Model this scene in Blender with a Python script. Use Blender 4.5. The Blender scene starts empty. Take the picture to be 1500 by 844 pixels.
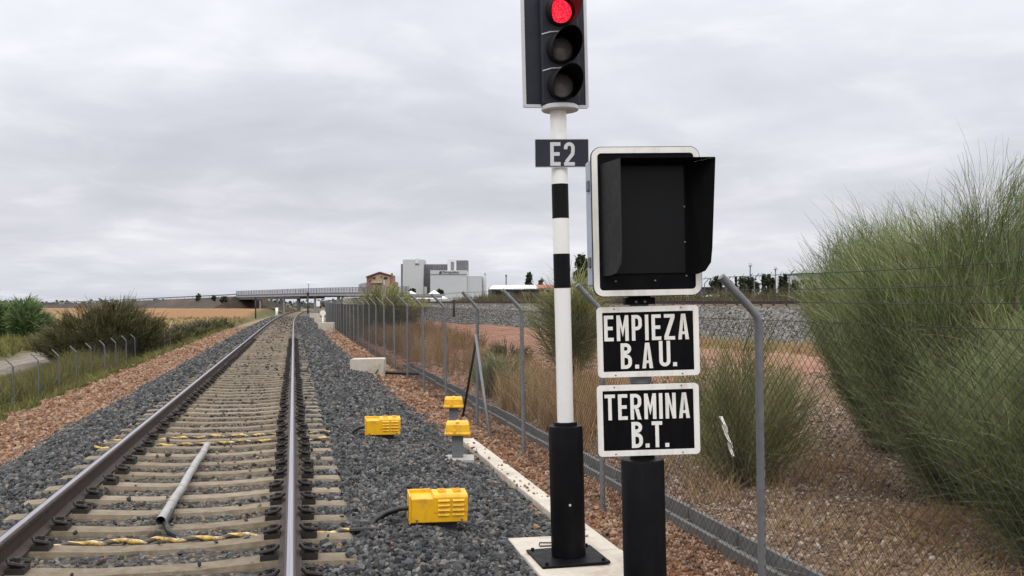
import bpy, bmesh, math, random
import numpy as np
from mathutils import Vector, Matrix
random.seed(7)
rng = np.random.default_rng(11)
SC = bpy.context.scene
COL = SC.collection
PI = math.pi
R = math.radians

# ------------------------------------------------------------------ camera
F = 1420.0                                   # focal length in photo pixels (1500 wide)
PSI = math.atan(320 / F)
CP, SP = math.cos(PSI), math.sin(PSI)
EYE = 1.455                                  # metres above the rail tops (z = 0)
cam = bpy.data.cameras.new('camera')
camo = bpy.data.objects.new('camera', cam)
COL.objects.link(camo)
camo.location = (0, 0, EYE)
camo.rotation_euler = (PI / 2, 0, -PSI)
cam.sensor_width = 36
cam.lens = F / 1500 * 36
cam.shift_y = 21 / 1500
cam.clip_start = 0.05
cam.clip_end = 9000
SC.camera = camo


def at(px, py, Z):
    """world point seen at a photo pixel, at a real distance Z ahead"""
    X = CP * (px - 430) * Z / F
    return Vector((X, (Z - X * SP) / CP, EYE - (py - 443) * Z / F))


# ------------------------------------------------------------------ materials
def nodes(name):
    m = bpy.data.materials.new(name)
    m.use_nodes = True
    nt = m.node_tree
    return m, nt, nt.nodes['Principled BSDF']


def N(nt, t, **kw):
    n = nt.nodes.new(t)
    for k, v in kw.items():
        setattr(n, k, v)
    return n


def mixc(nt, a, b, fac, blend='MIX'):
    n = N(nt, 'ShaderNodeMix', data_type='RGBA', blend_type=blend)
    for sock, v in ((n.inputs[0], fac), (n.inputs[6], a), (n.inputs[7], b)):
        if isinstance(v, bpy.types.NodeSocket):
            nt.links.new(v, sock)
        elif sock == n.inputs[0]:
            sock.default_value = v
        else:
            sock.default_value = (*v, 1)
    return n.outputs[2]


def noise(nt, scale, detail=5, rough=.6, coord='Object', vec=None):
    tc = N(nt, 'ShaderNodeTexCoord')
    n = N(nt, 'ShaderNodeTexNoise')
    n.inputs['Scale'].default_value = scale
    n.inputs['Detail'].default_value = detail
    n.inputs['Roughness'].default_value = rough
    nt.links.new(vec if vec is not None else tc.outputs[coord], n.inputs['Vector'])
    return n.outputs['Fac']


def ramp(nt, fac, stops):
    r = N(nt, 'ShaderNodeValToRGB')
    el = r.color_ramp.elements
    while len(el) < len(stops):
        el.new(.5)
    for e, (p, c) in zip(el, stops):
        e.position = p
        e.color = (*c, 1) if len(c) == 3 else c
    nt.links.new(fac, r.inputs[0])
    return r.outputs[0]


def bump(nt, b, h, strength, dist=.01):
    n = N(nt, 'ShaderNodeBump')
    n.inputs['Strength'].default_value = strength
    n.inputs['Distance'].default_value = dist
    nt.links.new(h, n.inputs['Height'])
    nt.links.new(n.outputs[0], b.inputs['Normal'])


def sc3(c, k):
    return tuple(max(0, min(1, v * k)) for v in c)


def pmat(name, col, rough=.6, var=.18, scale=6, bmp=0, bscale=80, metal=0, spec=.5, dirt=None, dirtamt=.5, bd=.004, streak=1):
    m, nt, b = nodes(name)
    f = noise(nt, scale, 6, .65)
    f2 = ramp(nt, f, [(.3, sc3(col, 1 - var)), (.7, sc3(col, 1 + var))])
    if dirt:
        tcs = N(nt, 'ShaderNodeTexCoord')
        mps = N(nt, 'ShaderNodeMapping')
        mps.inputs['Scale'].default_value = (1, 1, streak)
        nt.links.new(tcs.outputs['Object'], mps.inputs['Vector'])
        g = noise(nt, scale * (.45 if streak == 1 else 1.6), 9, .72, vec=mps.outputs[0])
        mk = ramp(nt, g, [(.48, (0, 0, 0)), (.72, (dirtamt,) * 3)])
        f2 = mixc(nt, f2, dirt, mk)
    nt.links.new(f2, b.inputs['Base Color'])
    b.inputs['Roughness'].default_value = rough
    rr = ramp(nt, noise(nt, scale * 3, 4), [(.3, (max(0, rough - .1),) * 3), (.7, (min(1, rough + .1),) * 3)])
    nt.links.new(rr, b.inputs['Roughness'])
    b.inputs['Metallic'].default_value = metal
    b.inputs['Specular IOR Level'].default_value = spec
    if bmp:
        bump(nt, b, noise(nt, bscale, 5), bmp, bd)
    return m


def tintmat(name, stops, rough=.85, scale=40, var=.25, bmp=0, spec=.25, trans=0):
    """colour by a per-face 'tint' attribute times a fine noise"""
    m, nt, b = nodes(name)
    a = N(nt, 'ShaderNodeAttribute', attribute_name='tint')
    c = ramp(nt, a.outputs['Fac'], stops)
    v = ramp(nt, noise(nt, scale, 4), [(.3, (1 - var,) * 3), (.7, (1 + var * .0,) * 3)])
    c = mixc(nt, c, v, 1.0, 'MULTIPLY')
    nt.links.new(c, b.inputs['Base Color'])
    b.inputs['Roughness'].default_value = rough
    b.inputs['Specular IOR Level'].default_value = spec
    if bmp:
        bump(nt, b, noise(nt, scale * 2, 4), bmp, .005)
    return m


MAT = {}
MAT['white'] = pmat('white_paint', (.82, .81, .77), .38, .04, 3, dirt=(.46, .42, .34), dirtamt=.5, streak=.12)
MAT['white_sign'] = pmat('white_enamel', (.80, .79, .74), .42, .05, 5, dirt=(.42, .38, .30), dirtamt=.5, streak=.2)
MAT['black'] = pmat('black_paint', (.005, .005, .006), .5, .3, 4, spec=.12, bmp=.06, bscale=25, dirt=(.035, .031, .027), dirtamt=.22, streak=.3)
MAT['black_sign'] = pmat('black_enamel', (.003, .003, .004), .55, .3, 6, spec=.08, dirt=(.02, .019, .017), dirtamt=.3, streak=.4)
MAT['charcoal'] = pmat('charcoal_paint', (.022, .024, .034), .5, .2, 5, spec=.25)
MAT['rim_grey'] = pmat('pale_grey_rim', (.55, .55, .56), .5, .06, 8)
MAT['matt_black'] = pmat('matt_black', (.008, .008, .008), .75, .3, 6, spec=.15)
MAT['visor'] = pmat('visor_black', (.014, .014, .015), .55, .2, 9, spec=.3)
MAT['visor_in'] = pmat('visor_inside_black', (.005, .005, .005), .85, .2, 9, spec=.1)
MAT['galv'] = pmat('galvanised_steel', (.165, .172, .178), .58, .2, 9, metal=.25, bmp=.05, bscale=60)
MAT['galv_dark'] = pmat('weathered_galvanised_steel', (.14, .15, .16), .6, .2, 9, metal=.3, bmp=.05, bscale=60)
MAT['dark_steel'] = pmat('dark_steel', (.035, .035, .037), .6, .3, 9, metal=.3)
MAT['blue_grey'] = pmat('blue_grey_box', (.34, .38, .46), .5, .08, 4)
MAT['wire'] = pmat('fence_wire', (.040, .040, .040), .7, .2, 3, spec=.15)
MAT['yellow'] = pmat('yellow_paint', (.80, .43, .006), .42, .07, 7, dirt=(.30, .17, .03), dirtamt=.75, bmp=.05, bscale=50, streak=.4)
MAT['concrete'] = pmat('grey_concrete', (.40, .385, .35), .9, .14, 7, bmp=.3, bscale=70, dirt=(.22, .19, .15), dirtamt=.55)
MAT['concrete_pale'] = pmat('pale_concrete', (.50, .452, .38), .9, .1, 6, bmp=.25, bscale=60, dirt=(.27, .19, .13), dirtamt=.85)
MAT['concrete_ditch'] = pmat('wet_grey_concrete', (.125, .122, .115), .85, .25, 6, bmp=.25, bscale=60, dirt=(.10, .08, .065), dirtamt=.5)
MAT['concrete_far'] = pmat('far_concrete', (.30, .30, .31), .9, .12, .6)
MAT['deck_dark'] = pmat('bridge_girder', (.12, .12, .135), .8, .15, .6)
MAT['railing'] = pmat('bridge_railing', (.12, .12, .14), .7, .1, 1)
MAT['rubber'] = pmat('black_rubber', (.010, .010, .011), .5, .3, 12)
MAT['clip'] = pmat('rusty_clip', (.022, .017, .014), .75, .4, 30, bmp=.3, bscale=90)
MAT['silo_light'] = pmat('silo_pale_grey', (.47, .48, .49), .8, .04, .08)
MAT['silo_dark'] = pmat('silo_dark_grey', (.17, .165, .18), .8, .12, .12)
MAT['silo_white'] = pmat('silo_white', (.60, .60, .60), .8, .03, .1)
MAT['sign_text_far'] = pmat('sign_lettering_green', (.035, .06, .05), .7, .1, 1)
MAT['brick'] = pmat('bare_brick', (.25, .14, .10), .9, .2, .5)
MAT['render_tan'] = pmat('tan_render', (.34, .25, .17), .9, .12, .5)
MAT['rooftile'] = pmat('roof_tile', (.22, .11, .09), .9, .15, .6)
MAT['redroof'] = pmat('red_roof', (.30, .10, .08), .9, .15, .6)
MAT['whiteroof'] = pmat('white_sheet_roof', (.68, .69, .70), .6, .04, .3)
MAT['shedwall'] = pmat('shed_wall', (.085, .105, .10), .8, .3, .4)
MAT['opening'] = pmat('dark_opening', (.012, .012, .013), .7, .2, 1)
MAT['tent'] = pmat('white_canvas', (.75, .74, .74), .7, .04, .5)
MAT['bark'] = pmat('bark', (.09, .07, .05), .9, .3, 8)
MAT['plastic'] = pmat('white_plastic', (.65, .63, .58), .5, .12, 30)
MAT['pipe'] = pmat('grey_pipe', (.30, .29, .28), .5, .14, 12, dirt=(.14, .12, .1), dirtamt=.6)

# sleeper concrete
m, nt, b = nodes('sleeper_concrete')
oi = N(nt, 'ShaderNodeObjectInfo')
c = ramp(nt, oi.outputs['Random'], [(0, (.205, .168, .120)), (1, (.30, .25, .185))])
c = mixc(nt, c, ramp(nt, noise(nt, 9, 8, .7), [(.35, (.55, .50, .45)), (.65, (1, 1, 1))]), .8, 'MULTIPLY')
c = mixc(nt, c, ramp(nt, noise(nt, 70, 4), [(.3, (.8, .8, .8)), (.6, (1, 1, 1))]), .8, 'MULTIPLY')
nt.links.new(c, b.inputs['Base Color'])
b.inputs['Roughness'].default_value = .92
b.inputs['Specular IOR Level'].default_value = .25
bump(nt, b, noise(nt, 90, 5), .4, .006)
MAT['sleeper'] = m

# rails: rusty sides, polished head
MAT['rust'] = pmat('rail_rust', (.042, .026, .019), .7, .35, 14, bmp=.25, bscale=60, metal=.1)
m, nt, b = nodes('rail_polished_head')
geo = N(nt, 'ShaderNodeNewGeometry')
mp = N(nt, 'ShaderNodeMapping')
mp.inputs['Scale'].default_value = (90, .5, 1)
nt.links.new(geo.outputs['Position'], mp.inputs['Vector'])
f = noise(nt, 1.0, 4, .6, vec=mp.outputs[0])
nt.links.new(ramp(nt, f, [(.3, (.20, .20, .225)), (.7, (.42, .42, .46))]), b.inputs['Base Color'])
nt.links.new(ramp(nt, f, [(.3, (.5,) * 3), (.7, (.32,) * 3)]), b.inputs['Roughness'])
b.inputs['Metallic'].default_value = .8
MAT['railhead'] = m

# striped conduit: black hose with a yellow spiral tape
m, nt, b = nodes('striped_conduit')
tc = N(nt, 'ShaderNodeTexCoord')
sep = N(nt, 'ShaderNodeSeparateXYZ')
nt.links.new(tc.outputs['Object'], sep.inputs[0])
a1 = N(nt, 'ShaderNodeMath', operation='MULTIPLY_ADD')
a1.inputs[1].default_value = 2.2
nt.links.new(sep.outputs[2], a1.inputs[0])
nt.links.new(sep.outputs[0], a1.inputs[2])
a2 = N(nt, 'ShaderNodeMath', operation='MULTIPLY_ADD')
a2.inputs[1].default_value = 1.6
nt.links.new(sep.outputs[1], a2.inputs[0])
nt.links.new(a1.outputs[0], a2.inputs[2])
a3 = N(nt, 'ShaderNodeMath', operation='MULTIPLY')
a3.inputs[1].default_value = 3.9
nt.links.new(a2.outputs[0], a3.inputs[0])
a4 = N(nt, 'ShaderNodeMath', operation='FRACT')
nt.links.new(a3.outputs[0], a4.inputs[0])
st = ramp(nt, a4.outputs[0], [(0, (.62, .42, .11)), (.28, (.60, .36, .06)), (.58, (.66, .55, .33)), (.62, (.07, .055, .04))])
st = mixc(nt, st, (.10, .075, .045), ramp(nt, noise(nt, 14, 7, .75), [(.46, (0, 0, 0)), (.60, (.9,) * 3)]))
nt.links.new(st, b.inputs['Base Color'])
b.inputs['Roughness'].default_value = .6
MAT['conduit'] = m


def glass_dark(name, col, rough):
    m, nt, b = nodes(name)
    nt.links.new(ramp(nt, noise(nt, 30, 5), [(.3, sc3(col, .8)), (.7, sc3(col, 1.2))]), b.inputs['Base Color'])
    b.inputs['Roughness'].default_value = rough
    b.inputs['Specular IOR Level'].default_value = .5
    return m


m, nt, b = nodes('indicator_screen')
vor = N(nt, 'ShaderNodeTexVoronoi')
vor.inputs['Scale'].default_value = 55
vor.inputs['Randomness'].default_value = .05
tc = N(nt, 'ShaderNodeTexCoord')
nt.links.new(tc.outputs['Object'], vor.inputs['Vector'])
nt.links.new(ramp(nt, vor.outputs['Distance'], [(.12, (.035, .034, .03)), (.2, (.006, .007, .0075))]), b.inputs['Base Color'])
b.inputs['Roughness'].default_value = .3
b.inputs['Specular IOR Level'].default_value = .17
MAT['screen'] = m
MAT['lens_off'] = glass_dark('unlit_lens', (.21, .21, .215), .3)
m, nt, b = nodes('red_lens_lit')
b.inputs['Base Color'].default_value = (.5, .01, .02, 1)
lw = N(nt, 'ShaderNodeTexVoronoi')
lw.inputs['Scale'].default_value = 70
tc = N(nt, 'ShaderNodeTexCoord')
nt.links.new(tc.outputs['Object'], lw.inputs['Vector'])
nt.links.new(ramp(nt, lw.outputs['Distance'], [(.0, (1, .09, .12)), (.55, (1, .008, .03))]), b.inputs['Emission Color'])
b.inputs['Emission Strength'].default_value = 1.5
MAT['lens_red'] = m
MAT['hood_in_red'] = pmat('hood_inside', (.06, .055, .055), .6, .1, 8)

STONE_GREY = tintmat('ballast_stone', [(0, (.028, .029, .030)), (.45, (.070, .072, .073)), (.8, (.118, .117, .114)), (.95, (.20, .195, .187)), (.98, (.20, .15, .11)), (1, (.28, .20, .13))], .8, 60, .35, .4)
STONE_RUST = tintmat('stained_ballast_stone', [(0, (.045, .036, .028)), (.5, (.105, .085, .066)), (.85, (.18, .148, .115)), (1, (.28, .22, .16))], .85, 60, .35, .4)
STONE_RED = tintmat('red_soil_clod', [(0, (.115, .060, .036)), (.4, (.24, .128, .074)), (.75, (.34, .205, .125)), (.9, (.44, .32, .22)), (1, (.20, .17, .15))], .9, 50, .35, .4)
STONE_BROWN = tintmat('brown_gravel_stone', [(0, (.095, .064, .046)), (.5, (.225, .158, .116)), (.85, (.35, .262, .20)), (1, (.50, .43, .36))], .9, 50, .3, .4)
STONE_BANK = tintmat('pale_ballast_stone', [(0, (.075, .07, .065)), (.5, (.18, .172, .16)), (1, (.34, .325, .30))], .9, 30, .3, .3)


# ------------------------------------------------------------------ building helpers
class MB:
    def __init__(s):
        s.v, s.f, s.mi, s.sm = [], [], [], []

    def add(s, vs, fs, M=None, mi=0, smooth=False):
        o = len(s.v)
        s.v += [tuple(M @ Vector(p)) for p in vs] if M is not None else [tuple(p) for p in vs]
        for q in fs:
            s.f.append([i + o for i in q])
            s.mi.append(mi)
            s.sm.append(smooth)
        return s

    def box(s, x0, x1, y0, y1, z0, z1, M=None, mi=0):
        vs = [(x0, y0, z0), (x1, y0, z0), (x1, y1, z0), (x0, y1, z0), (x0, y0, z1), (x1, y0, z1), (x1, y1, z1), (x0, y1, z1)]
        return s.add(vs, [(3, 2, 1, 0), (4, 5, 6, 7), (0, 1, 5, 4), (1, 2, 6, 5), (2, 3, 7, 6), (3, 0, 4, 7)], M, mi)

    def path(s, pts, r, n=8, cap=True, M=None, mi=0, smooth=True):
        pts = [Vector(p) for p in pts]
        rs = r if isinstance(r, (list, tuple)) else [r] * len(pts)
        vs, fs = [], []
        up = None
        for i, p in enumerate(pts):
            d = (pts[min(i + 1, len(pts) - 1)] - pts[max(i - 1, 0)]).normalized()
            if up is None:
                up = Vector((0, 0, 1)) if abs(d.z) < .9 else Vector((0, 1, 0))
            a = d.cross(up).normalized()
            bb = a.cross(d).normalized()
            up = bb
            for k in range(n):
                t = 2 * PI * k / n
                vs.append(p + (a * math.cos(t) + bb * math.sin(t)) * rs[i])
        for i in range(len(pts) - 1):
            for k in range(n):
                k2 = (k + 1) % n
                fs.append((i * n + k, i * n + k2, (i + 1) * n + k2, (i + 1) * n + k))
        s.add(vs, fs, M, mi, smooth)
        if cap:
            s.add(vs[:n], [tuple(range(n))], M, mi)
            s.add(vs[-n:], [tuple(range(n - 1, -1, -1))], M, mi)
        return s

    def prism(s, poly, y0, y1, M=None, mi=0):
        """polygon in local x,z extruded along local y (y0 in front)"""
        n = len(poly)
        vs = [(x, y0, z) for x, z in poly] + [(x, y1, z) for x, z in poly]
        fs = [tuple(range(n)), tuple(range(2 * n - 1, n - 1, -1))]
        fs += [(i, i + n, (i + 1) % n + n, (i + 1) % n) for i in range(n)]
        return s.add(vs, fs, M, mi)

    def lathe(s, prof, n=24, M=None, mi=0, smooth=True):
        vs = [(r * math.cos(2 * PI * k / n), r * math.sin(2 * PI * k / n), z) for r, z in prof for k in range(n)]
        fs = [(i * n + k, i * n + (k + 1) % n, (i + 1) * n + (k + 1) % n, (i + 1) * n + k) for i in range(len(prof) - 1) for k in range(n)]
        return s.add(vs, fs, M, mi, smooth)


def mesh_obj(name, mb, mats, parent=None, loc=None, bevel=0, segs=2):
    me = bpy.data.meshes.new(name)
    me.from_pydata(mb.v, [], mb.f)
    me.polygons.foreach_set('material_index', mb.mi)
    me.polygons.foreach_set('use_smooth', mb.sm)
    bm = bmesh.new()
    bm.from_mesh(me)
    bmesh.ops.remove_doubles(bm, verts=bm.verts, dist=1e-5)
    bmesh.ops.recalc_face_normals(bm, faces=bm.faces)
    for e in bm.edges:
        if len(e.link_faces) == 2 and e.calc_face_angle(0) > R(38):
            e.smooth = False
    bm.to_mesh(me)
    bm.free()
    for q in (mats if isinstance(mats, (list, tuple)) else [mats]):
        me.materials.append(MAT[q] if isinstance(q, str) else q)
    o = bpy.data.objects.new(name, me)
    COL.objects.link(o)
    if parent:
        o.parent = parent
    if loc is not None:
        o.location = loc
    if bevel:
        md = o.modifiers.new('bevel', 'BEVEL')
        md.width = bevel
        md.segments = segs
        md.limit_method = 'ANGLE'
        md.angle_limit = R(40)
    return o


def np_obj(name, V, Fc, mat, tint=None, smooth=False, parent=None):
    me = bpy.data.meshes.new(name)
    k = Fc.shape[1]
    me.vertices.add(len(V))
    me.vertices.foreach_set('co', V.astype(np.float32).ravel())
    me.loops.add(Fc.size)
    me.loops.foreach_set('vertex_index', Fc.astype(np.int32).ravel())
    me.polygons.add(len(Fc))
    me.polygons.foreach_set('loop_start', np.arange(0, Fc.size, k, dtype=np.int32))
    try:
        me.polygons.foreach_set('loop_total', np.full(len(Fc), k, dtype=np.int32))
    except Exception:
        pass
    me.polygons.foreach_set('use_smooth', np.full(len(Fc), smooth))
    if tint is not None:
        a = me.attributes.new('tint', 'FLOAT', 'FACE')
        a.data.foreach_set('value', tint.astype(np.float32))
    me.update(calc_edges=True)
    me.validate()
    me.materials.append(MAT[mat] if isinstance(mat, str) else mat)
    o = bpy.data.objects.new(name, me)
    COL.objects.link(o)
    if parent:
        o.parent = parent
    return o


def tag(o, label, cat, group=None, kind=None):
    if label:
        o['label'] = label
    if cat:
        o['category'] = cat
    if group:
        o['group'] = group
    if kind:
        o['kind'] = kind
    return o


def thing(name, label, cat, loc=(0, 0, 0), rot=(0, 0, 0), group=None):
    o = bpy.data.objects.new(name, None)
    COL.objects.link(o)
    o.location = loc
    o.rotation_euler = rot
    o.empty_display_size = .1
    return tag(o, label, cat, group)


def dup(o, parent=None, loc=None, label=None):
    """copies a thing with its parts and sub-parts"""
    c = o.copy()
    COL.objects.link(c)
    if parent:
        c.parent = parent
    if loc is not None:
        c.location = loc
    if label:
        c['label'] = label
    for ch in [q for q in bpy.data.objects if q.parent == o]:
        dup(ch, c)
    return c


def struct(o):
    o['kind'] = 'structure'
    return o


# ------------------------------------------------------------------ terrain
def sstep(a, b, x):
    t = np.clip((x - a) / (b - a), 0, 1)
    return t * t * (3 - 2 * t)


def curve_x(Y):
    Y = np.asarray(Y, float)
    t = np.clip(Y - 60, 0, 85)
    return 1.1 * (t / 85) ** 2 + np.clip(Y - 145, 0, None) * .0259


def curve_z(Y):
    Y = np.asarray(Y, float)
    t = np.clip(Y - 120, 0, 200)
    return -.00004 * t * t


_ph = rng.uniform(0, 6.28, (24, 2))
_fr = rng.normal(0, 1, (24, 2))


def wob(X, Y, s, k=0):
    """smooth pseudo noise, about -1..1, wavelength s"""
    r = 0
    for i in range(6):
        j = (i + k * 5) % 24
        d = _fr[j] / np.linalg.norm(_fr[j]) * (1 + .45 * i)
        r = r + np.sin((X * d[0] + Y * d[1]) * 6.28 / s + _ph[j, 0]) / (1 + .5 * i)
    return r / 2.6


def toe_x(Y):
    """foot of the other line's ballast bank, on our side"""
    Y = np.asarray(Y, float)
    x = 18.5 - .286 * (Y - 37)
    return 7 + np.log1p(np.exp(np.clip((x - 7) / 2.0, -30, 30))) * 2.0


def ballast_z(X, Y):
    Xc = X - curve_x(Y)
    z = np.interp(Xc, [-4.3, -3.8, -2.75, -2.25, -2.1, .35, .5, .95, 1.5, 2.2, 2.6],
                  [-.95, -.70, -.25, -.225, -.232, -.232, -.225, -.25, -.38, -.50, -.75])
    return z + curve_z(Y) + .012 * wob(X, Y, 1.3)


def ground_z(X, Y):
    X, Y = np.asarray(X, float), np.asarray(Y, float)
    Xc = X - curve_x(Y)
    left = np.interp(Xc, [-10.4, -8.0, -5.9, -5.2, -3.8], [-2.75, -2.1, -.98, -.88, -.78])
    left = left + (-.1 * sstep(-10, -16, Xc)) + .12 * wob(X, Y, 14) * sstep(-9, -12, Xc)
    left = left + 2.2 * sstep(105, 290, Y) * sstep(-8, -14, Xc)
    toe = toe_x(Y)
    zt = -.35 + .40 * sstep(34, 58, Y)
    right = -.60 + (zt + .6) * sstep(4.5, 1, 0) * 0
    fr = sstep(0, 1, (Xc - 4.2) / np.maximum(toe - 4.4, .8))
    right = -.60 + (zt + .60) * fr + .05 * wob(X, Y, 3.0, 1) * sstep(3.6, 5, Xc)
    right = right + sstep(toe + 6, toe + 14, X) * 1.15
    mid = np.interp(Xc, [-3.8, -3.2, 1.6, 2.3, 3.0, 3.6], [-.78, -.9, -.9, -.545, -.585, -.60])
    z = np.where(Xc < -3.8, left, np.where(Xc < 3.6, mid, right))
    z = z + curve_z(Y) * sstep(-9, -4, Xc) * sstep(14, 6, Xc)
    z = z + .018 * wob(X, Y, .9, 2)
    far = sstep(300, 900, np.hypot(X, Y))
    return z * (1 - far) + (-2.9) * far


def gz(x, y):
    return float(ground_z(np.array([x]), np.array([y]))[0])


def grid_faces(nx, ny):
    i = np.arange(nx - 1)[:, None] * ny + np.arange(ny - 1)[None]
    i = i.ravel()
    return np.stack([i, i + ny, i + ny + 1, i + 1], 1)


def axis(*segs):
    out = []
    for a, b_, st in segs:
        out.append(np.arange(a, b_, st))
    return np.unique(np.concatenate(out).round(4))


gx = axis((-4000, -800, 400), (-800, -200, 50), (-200, -40, 8), (-40, -14, 1.0), (-14, 14, .2), (14, 40, 1), (40, 200, 8), (200, 800, 50), (800, 4001, 400))
gy = axis((-60, 0, 6), (0, 24, .25), (24, 80, .7), (80, 200, 3), (200, 500, 12), (500, 1200, 70), (1200, 6001, 600))
GX, GY = np.meshgrid(gx, gy, indexing='ij')
GZ = ground_z(GX, GY)
Vg = np.stack([GX.ravel(), GY.ravel(), GZ.ravel()], 1)
X, Y = Vg[:, 0], Vg[:, 1]
Xn = X - curve_x(Y) + .35 * wob(X, Y, 2.2, 3)
colr = np.zeros((len(X), 3))


def lay(c, w):
    global colr
    colr = colr * (1 - w[:, None]) + np.array(c) * w[:, None]


lay((.115, .110, .045), np.ones(len(X)))
lay((.17, .145, .07), sstep(.1, .8, wob(X, Y, 9, 2)))
# orange ploughed field far left, dry grass in front of it
lay((.31, .24, .11), sstep(95, 120, Y + 8 * wob(X, Y, 25, 1)) * sstep(-11, -13, X))
lay((.31, .175, .085), sstep(192, 212, Y + 8 * wob(X, Y, 30)) * sstep(-8, -11, X))
lay((.37, .26, .12), sstep(205, 215, Y) * sstep(-8, -11, X) * sstep(.15, .7, wob(X * .35, Y, 34, 2)) * .7)
lay((.15, .16, .06), sstep(118, 124, Y) * sstep(160, 150, Y) * sstep(-20, -26, X) * sstep(-.1, .5, wob(X * .4, Y, 22, 1)) * .8)
# dirt road on the left
lay((.26, .225, .195), sstep(-16.4, -17.2, Xn) * sstep(-21.6, -20.8, Xn) * sstep(110, 90, Y))
# right side: gravelly earth, red earth, dry straw
rgt = sstep(3.3, 3.6, Xn)
lay((.225, .150, .102), rgt)
lay((.38, .205, .145), rgt * sstep(18, 26, Y + 2 * wob(X, Y, 6, 2)) * sstep(0, 2.5, toe_x(Y) - X + 1.2))
lay((.33, .25, .15), rgt * sstep(4.5, 1.5, toe_x(Y) - X) * sstep(52, 40, Y))
lay((.12, .11, .06), sstep(3, 8, X - toe_x(Y) - 4))
# red earth verges beside the ballast
lay((.27, .125, .07), sstep(-6.1, -5.7, Xn - 1.5 * sstep(40, 95, Y)) * sstep(3.7, 3.3, Xn) * (1 - .75 * sstep(70, 120, Y)))
lay((.30, .24, .16), sstep(-6.9, -6.0, Xn) * sstep(-3.6, -4.0, Xn) * .8 * sstep(70, 110, Y))
me_attr = colr


def zone_material():
    m, nt, b = nodes('ground_earth')
    a = N(nt, 'ShaderNodeAttribute', attribute_name='zone')
    geo = N(nt, 'ShaderNodeNewGeometry')
    f1 = ramp(nt, noise(nt, .9, 8, .7, vec=geo.outputs['Position']), [(.3, (.62, .60, .58)), (.7, (1.18, 1.16, 1.12))])
    f2 = ramp(nt, noise(nt, 22, 6, .7, vec=geo.outputs['Position']), [(.32, (.55, .53, .5)), (.65, (1.1, 1.1, 1.1))])
    c = mixc(nt, a.outputs['Color'], f1, 1, 'MULTIPLY')
    c = mixc(nt, c, f2, 1, 'MULTIPLY')
    nt.links.new(c, b.inputs['Base Color'])
    b.inputs['Roughness'].default_value = .95
    b.inputs['Specular IOR Level'].default_value = .15
    bump(nt, b, noise(nt, 26, 8, .7, vec=geo.outputs['Position']), .8, .03)
    return m


g = np_obj('ground', Vg, grid_faces(len(gx), len(gy)), zone_material(), smooth=True)
a = g.data.attributes.new('zone', 'FLOAT_COLOR', 'POINT')
a.data.foreach_set('color', np.concatenate([colr, np.ones((len(X), 1))], 1).astype(np.float32).ravel())
struct(g)

# ballast bed
RAILS = (-.020, -1.755)
TC = sum(RAILS) / 2
bx = axis((-4.3, 2.61, .1))
by = axis((0, 30, .15), (30, 100, .6), (100, 420, 4))
BX, BY = np.meshgrid(bx, by, indexing='ij')
wx = BX + curve_x(BY)
wz = ballast_z(wx, BY)
Vb = np.stack([wx.ravel(), BY.ravel(), wz.ravel()], 1)


def ballast_material():
    m, nt, b = nodes('ballast_bed')
    geo = N(nt, 'ShaderNodeNewGeometry')
    vor = N(nt, 'ShaderNodeTexVoronoi')
    vor.inputs['Scale'].default_value = 19
    nt.links.new(geo.outputs['Position'], vor.inputs['Vector'])
    sepc = N(nt, 'ShaderNodeSeparateColor')
    nt.links.new(vor.outputs['Color'], sepc.inputs[0])
    c = ramp(nt, sepc.outputs[0], [(0, (.034, .036, .038)), (.5, (.085, .09, .094)), (.9, (.16, .165, .168)), (1, (.26, .24, .21))])
    rust = ramp(nt, sepc.outputs[0], [(0, (.044, .037, .031)), (.5, (.11, .093, .076)), (1, (.21, .18, .145))])
    a = N(nt, 'ShaderNodeAttribute', attribute_name='stain')
    c = mixc(nt, c, rust, a.outputs['Fac'])
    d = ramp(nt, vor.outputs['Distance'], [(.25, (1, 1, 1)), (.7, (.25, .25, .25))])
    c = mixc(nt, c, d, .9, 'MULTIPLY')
    nt.links.new(c, b.inputs['Base Color'])
    b.inputs['Roughness'].default_value = .9
    inv = N(nt, 'ShaderNodeMath', operation='SUBTRACT')
    inv.inputs[0].default_value = 1
    nt.links.new(vor.outputs['Distance'], inv.inputs[1])
    bump(nt, b, inv.outputs[0], 1, .045)
    return m


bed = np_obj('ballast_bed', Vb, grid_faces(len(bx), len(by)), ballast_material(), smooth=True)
a = bed.data.attributes.new('stain', 'FLOAT', 'POINT')
stain = sstep(-2.0, -1.7, BX) * sstep(.15, -.1, BX)
a.data.foreach_set('value', stain.ravel().astype(np.float32))
struct(bed)

# ------------------------------------------------------------------ stones
PH = (1 + 5 ** .5) / 2
ICO = np.array([(-1, PH, 0), (1, PH, 0), (-1, -PH, 0), (1, -PH, 0), (0, -1, PH), (0, 1, PH), (0, -1, -PH), (0, 1, -PH), (PH, 0, -1), (PH, 0, 1), (-PH, 0, -1), (-PH, 0, 1)]) / 1.902
ICF = np.array([(0, 11, 5), (0, 5, 1), (0, 1, 7), (0, 7, 10), (0, 10, 11), (1, 5, 9), (5, 11, 4), (11, 10, 2), (10, 7, 6), (7, 1, 8), (3, 9, 4), (3, 4, 2), (3, 2, 6), (3, 6, 8), (3, 8, 9), (4, 9, 5), (2, 4, 11), (6, 2, 10), (8, 6, 7), (9, 8, 1)])
TPL = np.stack([ICO * rng.uniform(.62, 1.25, (12, 1)) * np.array([1.15, .9, .72]) for _ in range(24)])


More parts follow.
